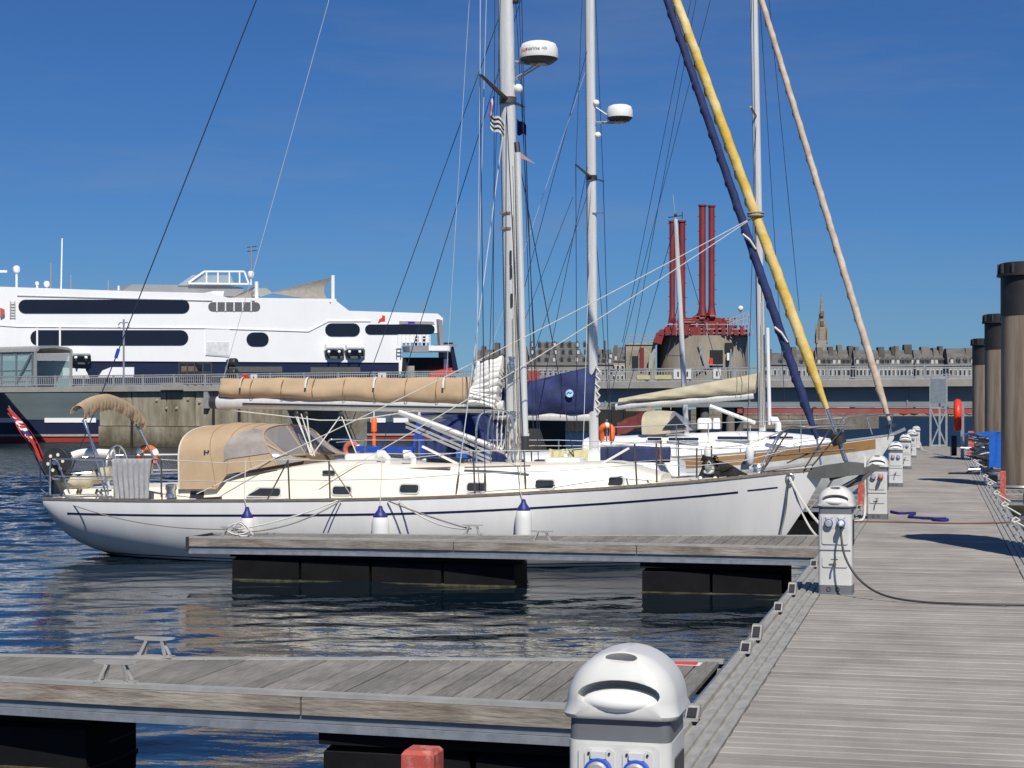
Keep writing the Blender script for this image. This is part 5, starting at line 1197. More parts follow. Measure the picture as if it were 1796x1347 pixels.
for a, b_ in ((mt4+Vector((.1, 0, -.5)), S(1275, 700, Y4)), (mt4+Vector((0, 0, -.1)), S(1100, 690, Y4)), (S(1192, 520, Y4), S(1170, 624, Y4-.4)), (S(1170, 624, Y4-.4), S(1200, 624, Y4))): line(sb, a, b_, .010, wire, 'stay')

# ---------- dog on the foredeck
def make_dog():
    global fur
    c = S(1246, 833, Y0-.25); c.z = A.z(c.x-XS)-.01
    me = bpy.data.meshes.new('dog')
    V = [(.30, .10, .13), (.16, .08, .16), (.0, .02, .17), (-.02, -.06, .20), (.0, -.12, .27), (.01, -.19, .27), (.015, -.245, .245),     # pelvis .. muzzle
         (-.10, -.10, .10), (-.12, -.24, .035), (-.10, -.36, .03), (.10, -.10, .10), (.12, -.24, .035), (.10, -.36, .03),
         (.36, -.02, .08), (.28, -.14, .06), (.38, -.18, .03), (.42, .16, .10), (.52, .10, .06), (.58, -.02, .04)]
    Ed = [(0, 1), (1, 2), (2, 3), (3, 4), (4, 5), (5, 6), (2, 7), (7, 8), (8, 9), (2, 10), (10, 11), (11, 12), (0, 13), (13, 14), (14, 15), (0, 16), (16, 17), (17, 18)]
    R_ = [.13, .14, .13, .10, .088, .070, .034, .055, .036, .030, .055, .036, .030, .07, .05, .03, .04, .03, .015]
    me.from_pydata([Vector(v) for v in V], Ed, [])
    o = bpy.data.objects.new('t', me); C.objects.link(o); o.modifiers.new('s', 'SKIN'); sub = o.modifiers.new('u', 'SUBSURF'); sub.levels = 2
    for i, v in enumerate(me.skin_vertices[0].data): v.radius = (R_[i], R_[i]); v.use_root = i == 0
    mesh = bpy.data.meshes.new_from_object(o.evaluated_get(bpy.context.evaluated_depsgraph_get())); bpy.data.objects.remove(o); mesh.name = 'dog'
    mesh.shade_smooth()
    fur = mat('dog_fur', (.012, .011, .011), .85, 0, .4, 30, bump=.012, bscale=40); n, l = fur.node_tree.nodes, fur.node_tree.links; b = n['Principled BSDF']
    src = b.inputs['Base Color'].links[0].from_socket; t = n.new('ShaderNodeTexCoord')
    for loc_, rad, col_ in (((-.055, -.23, .245), .045, (.20, .09, .035)), ((.085, -.23, .245), .045, (.20, .09, .035)), ((.015, -.27, .235), .052, (.75, .73, .70)), ((.013, -.26, .30), .026, (.75, .73, .70)), ((.012, -.255, .335), .022, (.75, .73, .70)), ((.0, -.17, .16), .085, (.72, .70, .66)), ((-.10, -.36, .03), .07, (.72, .70, .66)), ((.10, -.36, .03), .07, (.72, .70, .66))):
        d = n.new('ShaderNodeVectorMath'); d.operation = 'DISTANCE'; d.inputs[1].default_value = loc_; l.new(t.outputs['Object'], d.inputs[0])
        mr = n.new('ShaderNodeMapRange'); mr.inputs[1].default_value = rad*.85; mr.inputs[2].default_value = rad*1.1; l.new(d.outputs['Value'], mr.inputs[0])
        mx_ = n.new('ShaderNodeMixRGB'); mx_.inputs['Color1'].default_value = (*col_, 1); l.new(mr.outputs[0], mx_.inputs['Fac']); l.new(src, mx_.inputs['Color2']); src = mx_.outputs[0]
    l.new(src, b.inputs['Base Color'])
    mesh.materials.append(fur); r = root('dog', 'black, white and tan dog lying on the foredeck looking out', 'dog', c)
    o = bpy.data.objects.new('body', mesh); C.objects.link(o); o.parent = r
    dk = mat('dog_nose', (.008, .007, .007), .35)
    MB().ball(c+Vector((.015, -.282, .252)), .017, 6, (1.2, .8, .8)).build('nose', dk, r, 60)
    for s_ in (-1, 1):
        MB().ball(c+Vector((.012+s_*.036, -.250, .292)), .010, 6).build('eye', dk, r, 60)
        e0 = c+Vector((.01+s_*.055, -.14, .345)); e = MB(); rings = []
        for i, (dx, dz, w) in enumerate(((0, .0, .035), (.035, .012, .042), (.062, -.02, .038), (.078, -.065, .022), (.08, -.085, .006))):
            rings.append([e0+Vector((s_*dx, math.cos(a)*w-.01, dz+math.sin(a)*.014)) for a in [2*math.pi*j/8 for j in range(8)]])
        e.loft(rings).build('ear', fur, r, 60)
make_dog()
# ------------------------------------------------------------------ footbridge and quay
BR = Plane(atd(0, 700, 110), atd(1700, 700, 80))
ZT = 3.09                                        # walkway level
def bs(x): return BR(x, 700).x
def lb_(mb, s0, s1, y0, y1, z0, z1):
    return mb.box((s0, y0, z0), (s1, y1, z1))
def L(mb, name, m, r, smooth=None, kind=None): return mb.build(name, m, r, smooth, kind, world=False)
quay = root('quay_wall', 'stained concrete quay wall under the left half of the walkway', 'wall', M=BR.M)
q0, q1 = bs(172), bs(492)
mb = MB().box((q0, .25, -3), (q1, 9, ZT-.35)); L(mb, 'wall_core', concrete, quay)
qb = mat('quay_concrete_blocks', (.15, .125, .075), .92, 0, .3, .9, (1, 1, .28), .06, 2.2, col2=(.40, .36, .27), detail=9, rnd=.10)
zband(qb, [(-.4, (.028, .026, .018)), (.6, (.085, .07, .04))], soft=.5, wob=1.2)
cols = [q0, bs(228), bs(290), bs(340), bs(372), bs(432), q1]
for i, (a, b) in enumerate(zip(cols, cols[1:])):
    for z0, z1, dy in ((-2, .62, 0), (.66, ZT-.38, .10)):
        mb = MB().box((a+.04, dy+random.uniform(0, .04), z0), (b-.04, .3, z1)); L(mb, 'concrete_panel', qb, quay)
for px, py in ((205, 700), (275, 702), (292, 716), (310, 716), (330, 700), (350, 705)):
    p = BR(px, py, .1); L(MB().lathe([(.10, 0), (.08, -.06)], (p.x, .10, p.z), 10, 'y'), 'bolt_head', concrete2, quay)
p = BR(363, 700, 0); L(MB().box((p.x-.16, -.12, p.z-.55), (p.x+.16, .1, p.z+.55)), 'junction_box', alu, quay)
for px in (232, 375, 420): p = BR(px, 700, 0); L(MB().bar((p.x, -.03, -1.5), (p.x, -.03, 1.9), .12), 'timber_fender', dark_p, quay)
br = root('footbridge', 'long grey railed footbridge carried on a deep steel girder', 'bridge', M=BR.M)
e0, e1 = bs(-140), bs(1990)
L(MB().box((e0, -.15, ZT-.33), (e1, 5.2, ZT)), 'deck_slab', concrete2, br)
g0 = bs(880)
L(MB().box((g0, .35, 1.86), (e1, .5, ZT-.34)), 'girder', teal_g, br)
L(MB().box((g0, .2, 1.78), (e1, 1.0, 1.855)), 'girder_flange', teal_g, br)
for s in np.arange(g0+2, e1, 4.0): L(MB().box((s, .30, 1.86), (s+.08, .352, ZT-.34)), 'stiffener', teal_g, br)
L(MB().box((bs(1290), .25, 1.48), (e1, .75, 1.74)), 'red_fender_beam', redrust, br)
for s in np.arange(bs(1300), e1, 3.6): L(MB().box((s, .22, 1.47), (s+.06, .252, 1.75)), 'beam_joint', dark_p, br)
for s in (bs(880)+1, bs(1760)): L(MB().box((s-.8, 1, -3), (s+.8, 4, 1.77)), 'support_pier', town_d, br)
# railing: posts, rails, and a field of balusters
rail_m = mat('railing_grey', (.42, .43, .43), .5, .3, .1, 3)
for z in (ZT+.12, ZT+.66): L(MB().box((e0, -.04, z-.03), (e1, .03, z+.03)), 'rail', rail_m, br)
mb = MB(); s = e0
while s < e1: mb.box((s-.016, -.02, ZT+.12), (s+.016, .012, ZT+.65)); s += .155
L(mb, 'balusters', rail_m, br, kind='stuff')
for s in np.arange(e0, e1, 2.4): L(MB().box((s-.04, -.05, ZT), (s+.04, .04, ZT+.70)), 'rail_post', rail_m, br)
for z in (ZT+.12, ZT+.66): L(MB().box((e0, 5.0, z-.03), (e1, 5.06, z+.03)), 'rail', rail_m, br)
for px, w, m_ in ((447, .45, white_p), (672, .5, white_p), (1191, .5, white_p), (1207, .4, white_p), (1259, .4, white_p), (432, .4, red_b), (938, .7, red_p), (1130, .7, rope_y), (1165, .9, rope_y)):
    p = BR(px, 655); k = root('rail_board', {'white_paint': {447: 'white notice board on the railing just right of the traffic signals', 672: 'white notice board on the railing above the boom cover', 1191: 'white notice board on the railing, left one of a close pair', 1207: 'white notice board on the railing, right one of a close pair', 1259: 'lone white notice board on the railing below the tower doorway'}.get(px), 'bright_red': 'small red board on the railing beside the traffic lights', 'weathered_red_paint': 'red board on the railing beside the main mast', 'yellow_rope_towel': {1130: 'short yellow barrier board on the railing', 1165: 'longer yellow barrier board on the railing beside the white notices'}.get(px)}[m_.name], 'board', M=BR.M @ Matrix.Translation((p.x, -.12, ZT+.12)), group='boards on the footbridge railing')
    h = .22 if m_ is rope_y else .5
    L(MB().box((-w/2, 0, 0), (w/2, .05, h)), 'panel', m_, k)
    if m_ is white_p: L(MB().box((-.04, -.006, .12), (.04, -.001, .38)), 'print', dark_p, k)
# concrete block and box on the left part of the bridge
p0, p1 = BR(287, 680), BR(325, 672); k = root('concrete_block', 'pale concrete block at the foot of the railing', 'block', M=BR.M @ Matrix.Translation((p0.x, -.3, ZT))); L(MB().box((0, 0, -.25), (p1.x-p0.x, .12, .18)), 'block', concrete2, k)
# lamp post, traffic lights, scaffold rack
p = BR(217, 668, 1.5); lp = root('street_lamp', 'grey double armed lamp post on the quay', 'street lamp', M=BR.M @ Matrix.Translation((p.x, 1.5, ZT)))
zt = BR(217, 560, 1.5).z-ZT
L(MB().tube([(0, 0, 0), (0, 0, zt)], .06, 8), 'post', galv, lp, 40)
for s_ in (-1, 1): L(MB().tube(spline([(0, 0, zt-.25), (s_*.28, 0, zt-.2), (s_*.42, 0, zt-.32), (s_*.40, 0, zt-.42)], 4), .035, 6), 'arm', galv, lp, 40); L(MB().ball((s_*.38, 0, zt-.46), .09, 6), 'lamp_head', white_p, lp, 40)
p = BR(405, 668, .6); tl = root('traffic_signal', 'pair of dark hooded signal lamps facing right on the quay', 'traffic light', M=BR.M @ Matrix.Translation((p.x, .6, ZT)))
zz = [BR(405, y, .6).z-ZT for y in (636, 654)]
L(MB().tube([(-.2, 0, 0), (-.2, 0, zz[0]+.2)], .06, 8), 'post', dark_p, tl, 40)
for z in zz: L(MB().lathe([(.20, -.28), (.27, -.05), (.27, .3), (.22, .36)], (.05, 0, z), 14, 'x'), 'lamp_hood', dark_p, tl, 40)
p = BR(335, 668, 1.2); sr = root('steel_rack', 'dark steel rack with stacked boards standing on the quay', 'rack', M=BR.M @ Matrix.Translation((p.x, 1.2, ZT)))
w = BR(356, 668, 1.2).x-p.x; hgt = BR(335, 636, 1.2).z-ZT
for sx in (-w, -w*.3, w*.3, w):
    for yy in (0, .8): L(MB().bar((sx, yy, 0), (sx, yy, hgt), .07), 'upright', bronze_tube, sr)
for z in (.1, .35, .6, .85, hgt): L(MB().box((-w, -.02, z-.03), (w, .82, z+.03)), 'shelf', teak if z < .7 else bronze_tube, sr)
L(MB().box((-w*.9, .1, .9), (w*.3, .7, hgt-.15)), 'stacked_boards', teak, sr)
# glazed shelter at the gangway head
sh = root('glazed_shelter', 'grey framed glass shelter with curved roof at the gangway head', 'shelter', M=BR.M @ Matrix.Translation((bs(0), 0, ZT)))
def sl(x, y, off=.6): q = BR(x, y, off); return q.x-bs(0), q.z-ZT
x0, _ = sl(-110, 640); x1, zr = sl(66, 609); D = 3.0
zr_ = zr
gl = glassy('shelter_glass', (.35, .55, .58), .45, .05)
L(MB().box((x0, .6, .05), (x1-.15, .63, zr-.3)), 'glass_wall', gl, sh); L(MB().box((x0, .6+D, .05), (x1-.15, .63+D, zr-.3)), 'glass_wall', gl, sh)
prof = [(.45, zr-.28), (.5, zr-.05), (.9, zr+.08), (2.1, zr+.15), (3.3, zr+.08), (3.7, zr-.05), (3.75, zr-.28), (3.6, zr-.28), (3.5, zr-.1), (2.1, zr+.02), (.8, zr-.08), (.6, zr-.28)]
L(MB().prism([(x0, a, b) for a, b in prof], (x1-x0, 0, 0)), 'roof', alu, sh, 40)
for px in (-60, -28, 4, 30, 58): xx, _ = sl(px, 650); L(MB().bar((xx, .55, 0), (xx, .55, zr-.2), .10), 'frame_post', girder_m, sh)
for a, b in ((4, -28), (30, 58)): xa, _ = sl(a, 650); xb, _ = sl(b, 650); L(MB().bar((xa, .50, .25), (xb, .50, zr-.4), .12), 'brace', girder_m, sh)
for z in (.4, .75, 1.1): L(MB().box((x0, .56, z-.02), (x1-.3, .59, z+.02)), 'handrail', alu, sh)
L(MB().bar((x1-.1, .5, 0), (x1-.1, .5, zr-.3), .14), 'end_post', alu, sh); L(MB().bar((x1-.1, 3.7, 0), (x1-.1, 3.7, zr-.3), .14), 'end_post', alu, sh)

# ------------------------------------------------------------------ the ferry
FP = Plane(atd(0, 640, 117.5), atd(800, 640, 134))
fe = root('ferry', 'large white and navy catamaran ferry with oval windows behind the quay', 'ferry', M=FP.M)
def F(x, y, off=0.): return FP(x, y, off)
def fprism(px, y0, y1, name, m, par=fe, smooth=None):   # polygon on the ship's side with depth from y0 to y1
    return L(MB().prism([Vector((F(x, y).x, y0, F(x, y).z)) for x, y in px], (0, y1-y0, 0)), name, m, par, smooth)
DEP = 16.
up = fprism([(-90, 503), (5, 503), (240, 511), (372, 514), (400, 522), (590, 528), (612, 545), (768, 550), (777, 558), (776, 584), (752, 584), (752, 600), (704, 602), (704, 628), (786, 630), (786, 655), (700, 655), (700, 636), (-90, 632)], 0, DEP, 'superstructure', ferry_w)
fprism([(-90, 633), (700, 637), (700, 660), (800, 660), (805, 690), (700, 742), (-90, 742)], .10, DEP-.2, 'upper_hull', ferry_n)
fprism([(-90, 689), (168, 689), (700, 700), (868, 706), (868, 741), (-90, 735)], .04, DEP-.3, 'hull_side', mat('ferry_side_teal', (.10, .13, .145), .4, 0, .12, .2, (1, 1, 4)))  # grey-teal band paints shade and blue-grey reflection on the navy side
fprism([(-90, 736), (868, 742), (872, 760), (-90, 762)], .02, DEP-.4, 'lower_hull', ferry_n)
fprism([(-90, 762), (872, 760), (872, 763.5), (-90, 766)], -.05, DEP-.4, 'rubbing_strake', alu)
fprism([(-90, 766.5), (872, 764), (872, 800), (-90, 800)], .03, DEP-.4, 'boot_topping', mat('ferry_boot_red', (.30, .025, .018), .55, 0, .1, .4))
for px in ((-60, 36), (78, 168), (650, 676), (690, 716)): fprism([(px[0], 733), (px[1], 733), (px[1], 741), (px[0], 741)], -.03, .015, 'white_panel', ferry_w)
def stadium(x0, x1, y0, y1, name='window', m=None, n=8, depth=.05, par=None):
    h = (y1-y0)/2; pts = []
    for k in range(n+1): a = math.pi*(.5+k/n); pts.append((x0+h+math.cos(a)*h, (y0+y1)/2-math.sin(a)*h))
    for k in range(n+1): a = math.pi*(-.5+k/n); pts.append((x1-h+math.cos(a)*h, (y0+y1)/2-math.sin(a)*h))
    return fprism(pts, -depth, .02, name, m or glass_n, par or fe)
glass_n = mat('ferry_tinted_glass', (.010, .012, .024), .10, 0, .1, .4)
for a in ((32, 332, 525.5, 549.5), (53, 330, 579, 605.5), (432, 471, 583, 607.5), (570, 631, 567, 590)): stadium(*a)
o = stadium(365, 456, 530, 545.5, m=mat('ferry_grey_glass', (.13, .13, .13), .2)); 
for k in range(5): x = 379+k*15; fprism([(x, 529.5), (x+2, 529.5), (x+2, 546), (x, 546)], -.07, -.05, 'mullion', ferry_w, o)
stadium(640, 762, 569, 586.5)
for k in range(12): x = 80+k*20; 
fprism([(63, 575), (66, 575), (66, 608), (63, 608)], -.12, -.05, 'rail_pole', ferry_w); fprism([(103, 573), (106, 573), (106, 610), (103, 610)], -.12, -.05, 'rail_pole', ferry_w)
fprism([(-90, 563), (30, 572), (360, 574.5), (540, 580), (575, 562), (650, 562), (650, 564), (576, 564), (541, 582), (360, 576), (30, 573.5), (-90, 565)], -.06, .01, 'knuckle_line', ferry_w)
fprism([(30, 518), (372, 527), (372, 528.5), (30, 519.5)], -.05, .01, 'gutter_line', alu)
fprism([(360, 578), (402, 578), (402, 626), (360, 623)], -.06, .01, 'side_door', ferry_w); fprism([(361, 600), (401, 600), (401, 624), (361, 622)], -.08, -.06, 'side_door', mat('ferry_shade_white', (.68, .69, .70), .4))
fprism([(110, 645), (150, 647), (157, 664), (110, 664)], -.02, .11, 'white_swoosh', ferry_w)
fprism([(172, 662), (180, 650), (195, 644), (235, 644), (235, 662)], -.02, .11, 'white_swoosh', ferry_w)
for a, b, c_, d_ in ((395, 643, 495, 653), (545, 644, 632, 654)): fprism([(a, b), (c_, b), (c_, d_), (a, d_)], .0, .11, 'grey_panel', mat('panel_grey', (.10, .10, .10), .6) if 'panel_grey' not in MATS else MATS['panel_grey'])
fprism([(663, 566), (665, 560), (670, 557), (670, 553), (675, 554), (675, 563), (669, 563)], -.05, .01, 'emblem', red_b)
fprism([(700, 563), (760, 564), (762, 569), (700, 568)], -.03, .02, 'awning_edge', alu); fprism([(715, 564), (727, 564), (727, 567), (715, 567)], -.06, -.03, 'blue_lamp', mat('violet_lamp', (.05, .03, .6), .4))
# aft: dark mooring deck, balcony with railing, stairs
fprism([(706, 627), (778, 627), (778, 658), (704, 658)], -.04, .03, 'mooring_deck_opening', mat('opening_dark', (.012, .012, .013), .8))
fprism([(712, 642), (722, 642), (722, 664), (710, 664)], -.5, .03, 'bollard_housing', concrete2); fprism([(752, 652), (790, 645), (792, 658), (752, 662)], -.3, .02, 'orange_raft_cover', red_b)
fprism([(706, 608), (780, 608), (778, 618), (708, 618)], -1.2, .02, 'balcony_floor', mat('balcony_grey', (.30, .30, .31), .5))
fprism([(740, 607), (776, 607), (776, 616), (740, 616)], -1.25, -1.19, 'name_board', ferry_w)
bb = MB()
for k in range(9):
    x = 698+k*7; a, b = F(x, 587, -.9), F(x, 606, -.9); bb.bar(a, b, .06)
for y in (587.5, 594, 600): bb.bar(F(698, y, -.9), F(755, y, -.9), .06)
L(bb, 'balcony_railing', ferry_w, fe)
for x in (728, 741): fprism([(x, 590), (x+5, 590), (x+5, 606), (x, 606)], -.2, 0, 'dark_door', glass_n)
fprism([(765, 560), (772, 562), (774, 606), (768, 606)], -.4, .02, 'dark_fin', ferry_g)
for x0_, x1_ in ((783, 790), (793, 806)): fprism([(x0_, 602), (x0_+6, 600), (x1_+4, 655), (x1_-5, 655)], .5, 1.5, 'stern_post', ferry_n)
fprism([(780, 604), (806, 603), (806, 607), (780, 609)], .3, 2, 'stern_gantry', ferry_g)
# liferaft cradles
for cx, cy in ((586, 615), (622, 615), (142, 625)):
    cr_ = fprism([(cx-16, cy-2), (cx+16, cy-2), (cx+16, cy+9), (cx+10, cy+14), (cx-10, cy+14), (cx-16, cy+9)], -.25, .02, 'raft_recess', MATS['panel_grey'])
    for k in (-9, 9): a, b = F(cx+k, cy-10, -.6), F(cx+k, cy+8, -.6); L(MB().bar(a, b, .10), 'cradle_arm', dark_p, cr_); p = F(cx+k, cy+2, -.6); L(MB().ball(p, .12, 6), 'cradle_end', ferry_w, cr_)
    a, b = F(cx-15, cy-6, -.5), F(cx+15, cy-6, -.5); L(MB().tube([a, b], .24, 10), 'raft_canister', ferry_w, cr_, 40)
# roof: funnel block, glazed screen, awnings, masts, domes
def froof(px, y0, y1, name, m, par=fe): return fprism(px, y0, y1, name, m, par)
froof([(226, 512), (252, 494), (420, 496), (450, 500), (450, 516), (228, 513)], 3, 12, 'funnel_casing', ferry_g)
mbx = MB(); pts = [(330, 496), (358, 476), (428, 476), (436, 498)]
for k in range(len(pts)-1): mbx.bar(F(*pts[k], 2.8), F(*pts[k+1], 2.8), .12)
for x in (362, 382, 402, 420): mbx.bar(F(x, 477, 2.8), F(x, 497, 2.8), .10)
mbx.bar(F(330, 497, 2.8), F(436, 498, 2.8), .12)
sc_ = L(mbx, 'screen_frame', ferry_w, fe); fprism([(333, 496), (359, 477.5), (427, 477.5), (435, 497)], 2.9, 2.95, 'screen_glass', glassy('screen_glass', (.45, .5, .52), .5), sc_)
fprism([(366, 520), (376, 510), (395, 510), (392, 522)], .2, 2.5, 'rescue_boat', ferry_w); fprism([(398, 522), (590, 524), (590, 530), (398, 528)], .01, .4, 'bulwark', ferry_w)
fprism([(455, 503), (480, 503), (490, 512), (470, 518), (455, 518)], 1.5, 3, 'bridge_wing_rail', alu)
def awning(a, b, c_, name='awning'):
    A_, B_, C_ = (F(p[0], p[1], p[2]) for p in (a, b, c_)); rows = []
    for i in range(11):
        u = i/10; l0, l1 = A_.lerp(B_, u), A_.lerp(C_, u); row = []
        for j in range(9):
            v = j/8; p = l0.lerp(l1, v); k = 4*v*(1-v); e = .10*u
            p = p+(A_-p)*(k*e*.9); p.y -= .0; row.append(p+Vector((0, .5*k*u, 0)))
        rows.append(row)
    L(MB().sheet(rows[0:1]+rows[1:], .03), name, awning_m, fe, 60)
awning((398, 527, .5), (450, 500, 1.2), (447, 528, -.1)); awning((474, 514, 3), (584, 485, .6), (581, 531, -.1))
for x, y0_, y1_ in ((450, 494, 531), (584, 483, 533)): L(MB().tube([F(x, y1_, .5), F(x, y0_, .5)], .14, 8), 'awning_post', ferry_w, fe, 40)
def radome(x, y, R, base, off=5): p = F(x, y, off); L(MB().lathe([(R*.75, -R*.9), (R, -R*.4), (R, R*.4), (R*.6, R*.85), (.02, R)], p, 14), 'radome', ferry_w, fe, 40); L(MB().tube([F(x, base, off), p-Vector((0, 0, R*.8))], .08, 6), 'radome_post', ferry_w, fe)
radome(29, 472, .26, 510); radome(65, 497, .14, 512); radome(82, 498, .22, 512); radome(440, 481, .26, 500, 4); radome(208, 503, .08, 514)
for x, y0_, y1_ in ((89, 512, 462), (107, 512, 418), (124, 512, 482), (190, 514, 492), (440, 478, 430), (743, 550, 527)): L(MB().tube([F(x, y0_, 5), F(x+(2 if x == 107 else 0), y1_, 5)], .055, 5), 'aerial', ferry_g if x != 107 else ferry_w, fe)
for y in (441, 434): L(MB().bar(F(434, y, 5), F(450, y-2, 5), .06), 'aerial_arm', dark_p, fe)
fprism([(-90, 480), (8, 482), (8, 505), (-90, 505)], 4, 7, 'radar_platform', concrete2); L(MB().bar(F(-30, 476, 5), F(12, 476, 5), .15), 'radar_scanner', ferry_w, fe)
# ladder and liferings on the bow side
for x in (18, 26): L(MB().bar(F(x, 528, -.1), F(x, 557, -.1), .05), 'ladder_rail', alu, fe)
for k in range(6): L(MB().bar(F(18, 531+k*5, -.1), F(26, 531+k*5, -.1), .04), 'ladder_rung', alu, fe)
fprism([(0, 540), (7, 543), (7, 552), (0, 556)], -.2, 0, 'red_locker', red_p)
# mooring wires from the ferry's awning post
for a in ((790, 655), (660, 600), (560, 600)): pass

# ------------------------------------------------------------------ concrete drum with red chimneys
DD = 150.
DM = Plane(atd(1000, 640, DD), atd(1400, 640, DD-1))
dr = root('chimney_tower', 'round concrete tower with red steel top and four tall red chimneys', 'tower', M=DM.M)
def G(x, y, off=0.): return DM(x, y, off)
c = G(1237, 640); R = (G(1319, 640).x-G(1155, 640).x)/2
def ring(r_, x, z0, z1, n=24): return MB().lathe([(r_, z0), (r_, z1)], (x, R, 0), n)
ztop = G(1237, 588).z
L(ring(R, c.x, 1.9, ztop), 'drum', mat('tan_tower_concrete', (.20, .17, .125), .9, 0, .25, .35, (1, 1, .4), .05, 1.5, col2=(.36, .32, .26), detail=9), dr, 30)
for k in range(8): a_ = k*math.pi/4; L(MB().tube([(c.x+R*.8*math.cos(a_), R+R*.8*math.sin(a_), -4), (c.x+R*.8*math.cos(a_), R+R*.8*math.sin(a_), 1.9)], .4, 10), 'support_pile', town_d, dr, 40)
L(MB().box((G(1098, 640).x, 1, 1.5), (G(1150, 640).x, 7, G(1120, 604).z)), 'side_block', concrete, dr)
L(MB().box((G(1098, 603).x, .9, G(1120, 604).z), (G(1152, 603).x, 7.2, G(1120, 601).z)), 'side_block_slab', concrete2, dr)
fpr = lambda px, y0, y1, nm, m: L(MB().prism([Vector((G(x, y).x, y0, G(x, y).z)) for x, y in px], (0, y1-y0, 0)), nm, m, dr)
dk_ = MATS['opening_dark']
fpr([(1242, 614), (1268, 614), (1268, 646), (1242, 646)], .05, 1.2, 'doorway', dk_); fpr([(1272, 601), (1287, 601), (1287, 615), (1272, 615)], .2, 1.2, 'hatch', dk_)
fpr([(1109, 624), (1120, 624), (1120, 650), (1109, 650)], .9, 1.1, 'doorway', dk_); fpr([(1123, 609), (1130, 609), (1130, 650), (1123, 650)], .8, 1.05, 'red_door', redox); fpr([(1245, 628), (1250, 628), (1250, 640), (1245, 640)], -.15, .04, 'red_box', red_b)
fpr([(1138, 626), (1147, 612), (1150, 612), (1143, 650), (1137, 650)], -.5, .5, 'sloping_duct', concrete2)
# red steelwork: stepped platform cone under the chimneys
for x0_, x1_, y0_, y1_, d0 in ((1152, 1318, 577, 587, .6), (1164, 1300, 569, 577, 1.4), (1178, 1285, 561, 569, 2.2), (1200, 1275, 554, 561, 3)): fpr([(x0_, y1_), (x0_+7, y0_), (x1_-7, y0_), (x1_, y1_)], d0, 2*R-d0, 'red_platform', redox)
fpr([(1146, 600), (1152, 583), (1166, 583), (1160, 604)], .2, 3, 'red_bracket', redox); fpr([(1214, 556), (1228, 545), (1252, 545), (1264, 556)], 3.4, R, 'red_cone', redox)
for x, yt, yb, w in ((1179, 390, 560, 10), (1196, 390, 562, 12), (1232, 362, 548, 12), (1248, 363, 548, 11)):
    a, b = G(x, yb+6, R-1.2), G(x, yt, R-1.2); w_ = w*DD/FPX/2
    ch = L(MB().lathe([(w_*1.5, a.z), (w_*1.15, a.z+.6), (w_, a.z+1.0), (w_, b.z)], (a.x, R-1.2, 0), 16), 'chimney', redox, dr, 30)
    L(MB().lathe([(w_*1.25, b.z), (w_*1.25, b.z+.14)], (a.x, R-1.2, 0), 16), 'flange', redox, ch, 30)
    mb = MB(); z = a.z+1
    while z < b.z: mb.box((a.x+(w_ if x in (1196, 1248) else -w_-.15), R-1.25, z), (a.x+(w_+.15 if x in (1196, 1248) else -w_), R-1.15, z+.07)); z += 1.3
    L(mb, 'rungs', redox, ch)
rs = random.Random(5)
for k in range(60):                              # tangle of red pipes and frames on the tower head
    x_ = rs.uniform(1156, 1300); y_ = rs.uniform(549, 584); w_ = rs.uniform(4, 14); o_ = rs.uniform(.1, 2.4)
    if y_ < 585-abs(1237-x_)*-.0-26*(abs(x_-1232) < 40)-22*(abs(x_-1232) < 62)-8: continue
    a_, b_ = G(x_, y_, o_), (G(x_+w_, y_, o_) if k % 2 else G(x_+rs.uniform(-2, 2), y_+rs.uniform(5, 10), o_)); L(MB().tube([a_, b_], rs.choice((.07, .1, .16)), 6), 'red_pipe', redox, dr)
for k in range(14): x_ = 1158+k*11; a_ = G(x_, 586, .25); L(MB().box((a_.x-.12, .15, a_.z-.1), (a_.x+.12+rs.random()*.3, .6, a_.z+rs.uniform(.3, .9))), 'red_bracket', redox, dr)
# railings
mb = MB()
for yy in (569, 577, 584): mb.bar(G(1166, yy, .3), G(1312, yy, .3), .08)
for k in range(9): mb.bar(G(1168+k*18, 589, .3), G(1168+k*18, 566, .3), .09)
for p, q in (((1278, 560), (1312, 547)), ((1312, 547), (1320, 588)), ((1282, 566), (1315, 556)), ((1284, 574), (1318, 566))): mb.bar(G(*p, .5), G(*q, .5), .10)
for k in range(6): mb.bar(G(1280+k*6, 575, .5), G(1280+k*6, 558-k*2, .5), .08)
L(mb, 'railing', galv, dr)
mb = MB()
for yy in (588, 594, 600): mb.bar(G(1100, yy, .9), G(1150, yy-1, .9), .07)
for k in range(5): mb.bar(G(1101+k*12, 602, .9), G(1101+k*12, 587, .9), .07)
for a, b in (((1222, 650), (1240, 640)), ((1240, 640), (1270, 640)), ((1282, 612), (1282, 650)), ((1288, 612), (1288, 650)), ((1226, 600), (1240, 650)), ((1232, 600), (1222, 650))): mb.bar(G(*a, -.3), G(*b, -.3), .09)
L(mb, 'railing', galv, dr); L(MB().ball(G(1299, 541, 1), .25, 6), 'lamp', white_p, dr); L(MB().tube([G(1299, 575, 1), G(1299, 544, 1)], .07, 6), 'lamp_post', galv, dr); fpr([(1275, 619), (1281, 619), (1281, 632), (1275, 632)], -.05, .5, 'notice', white_p)

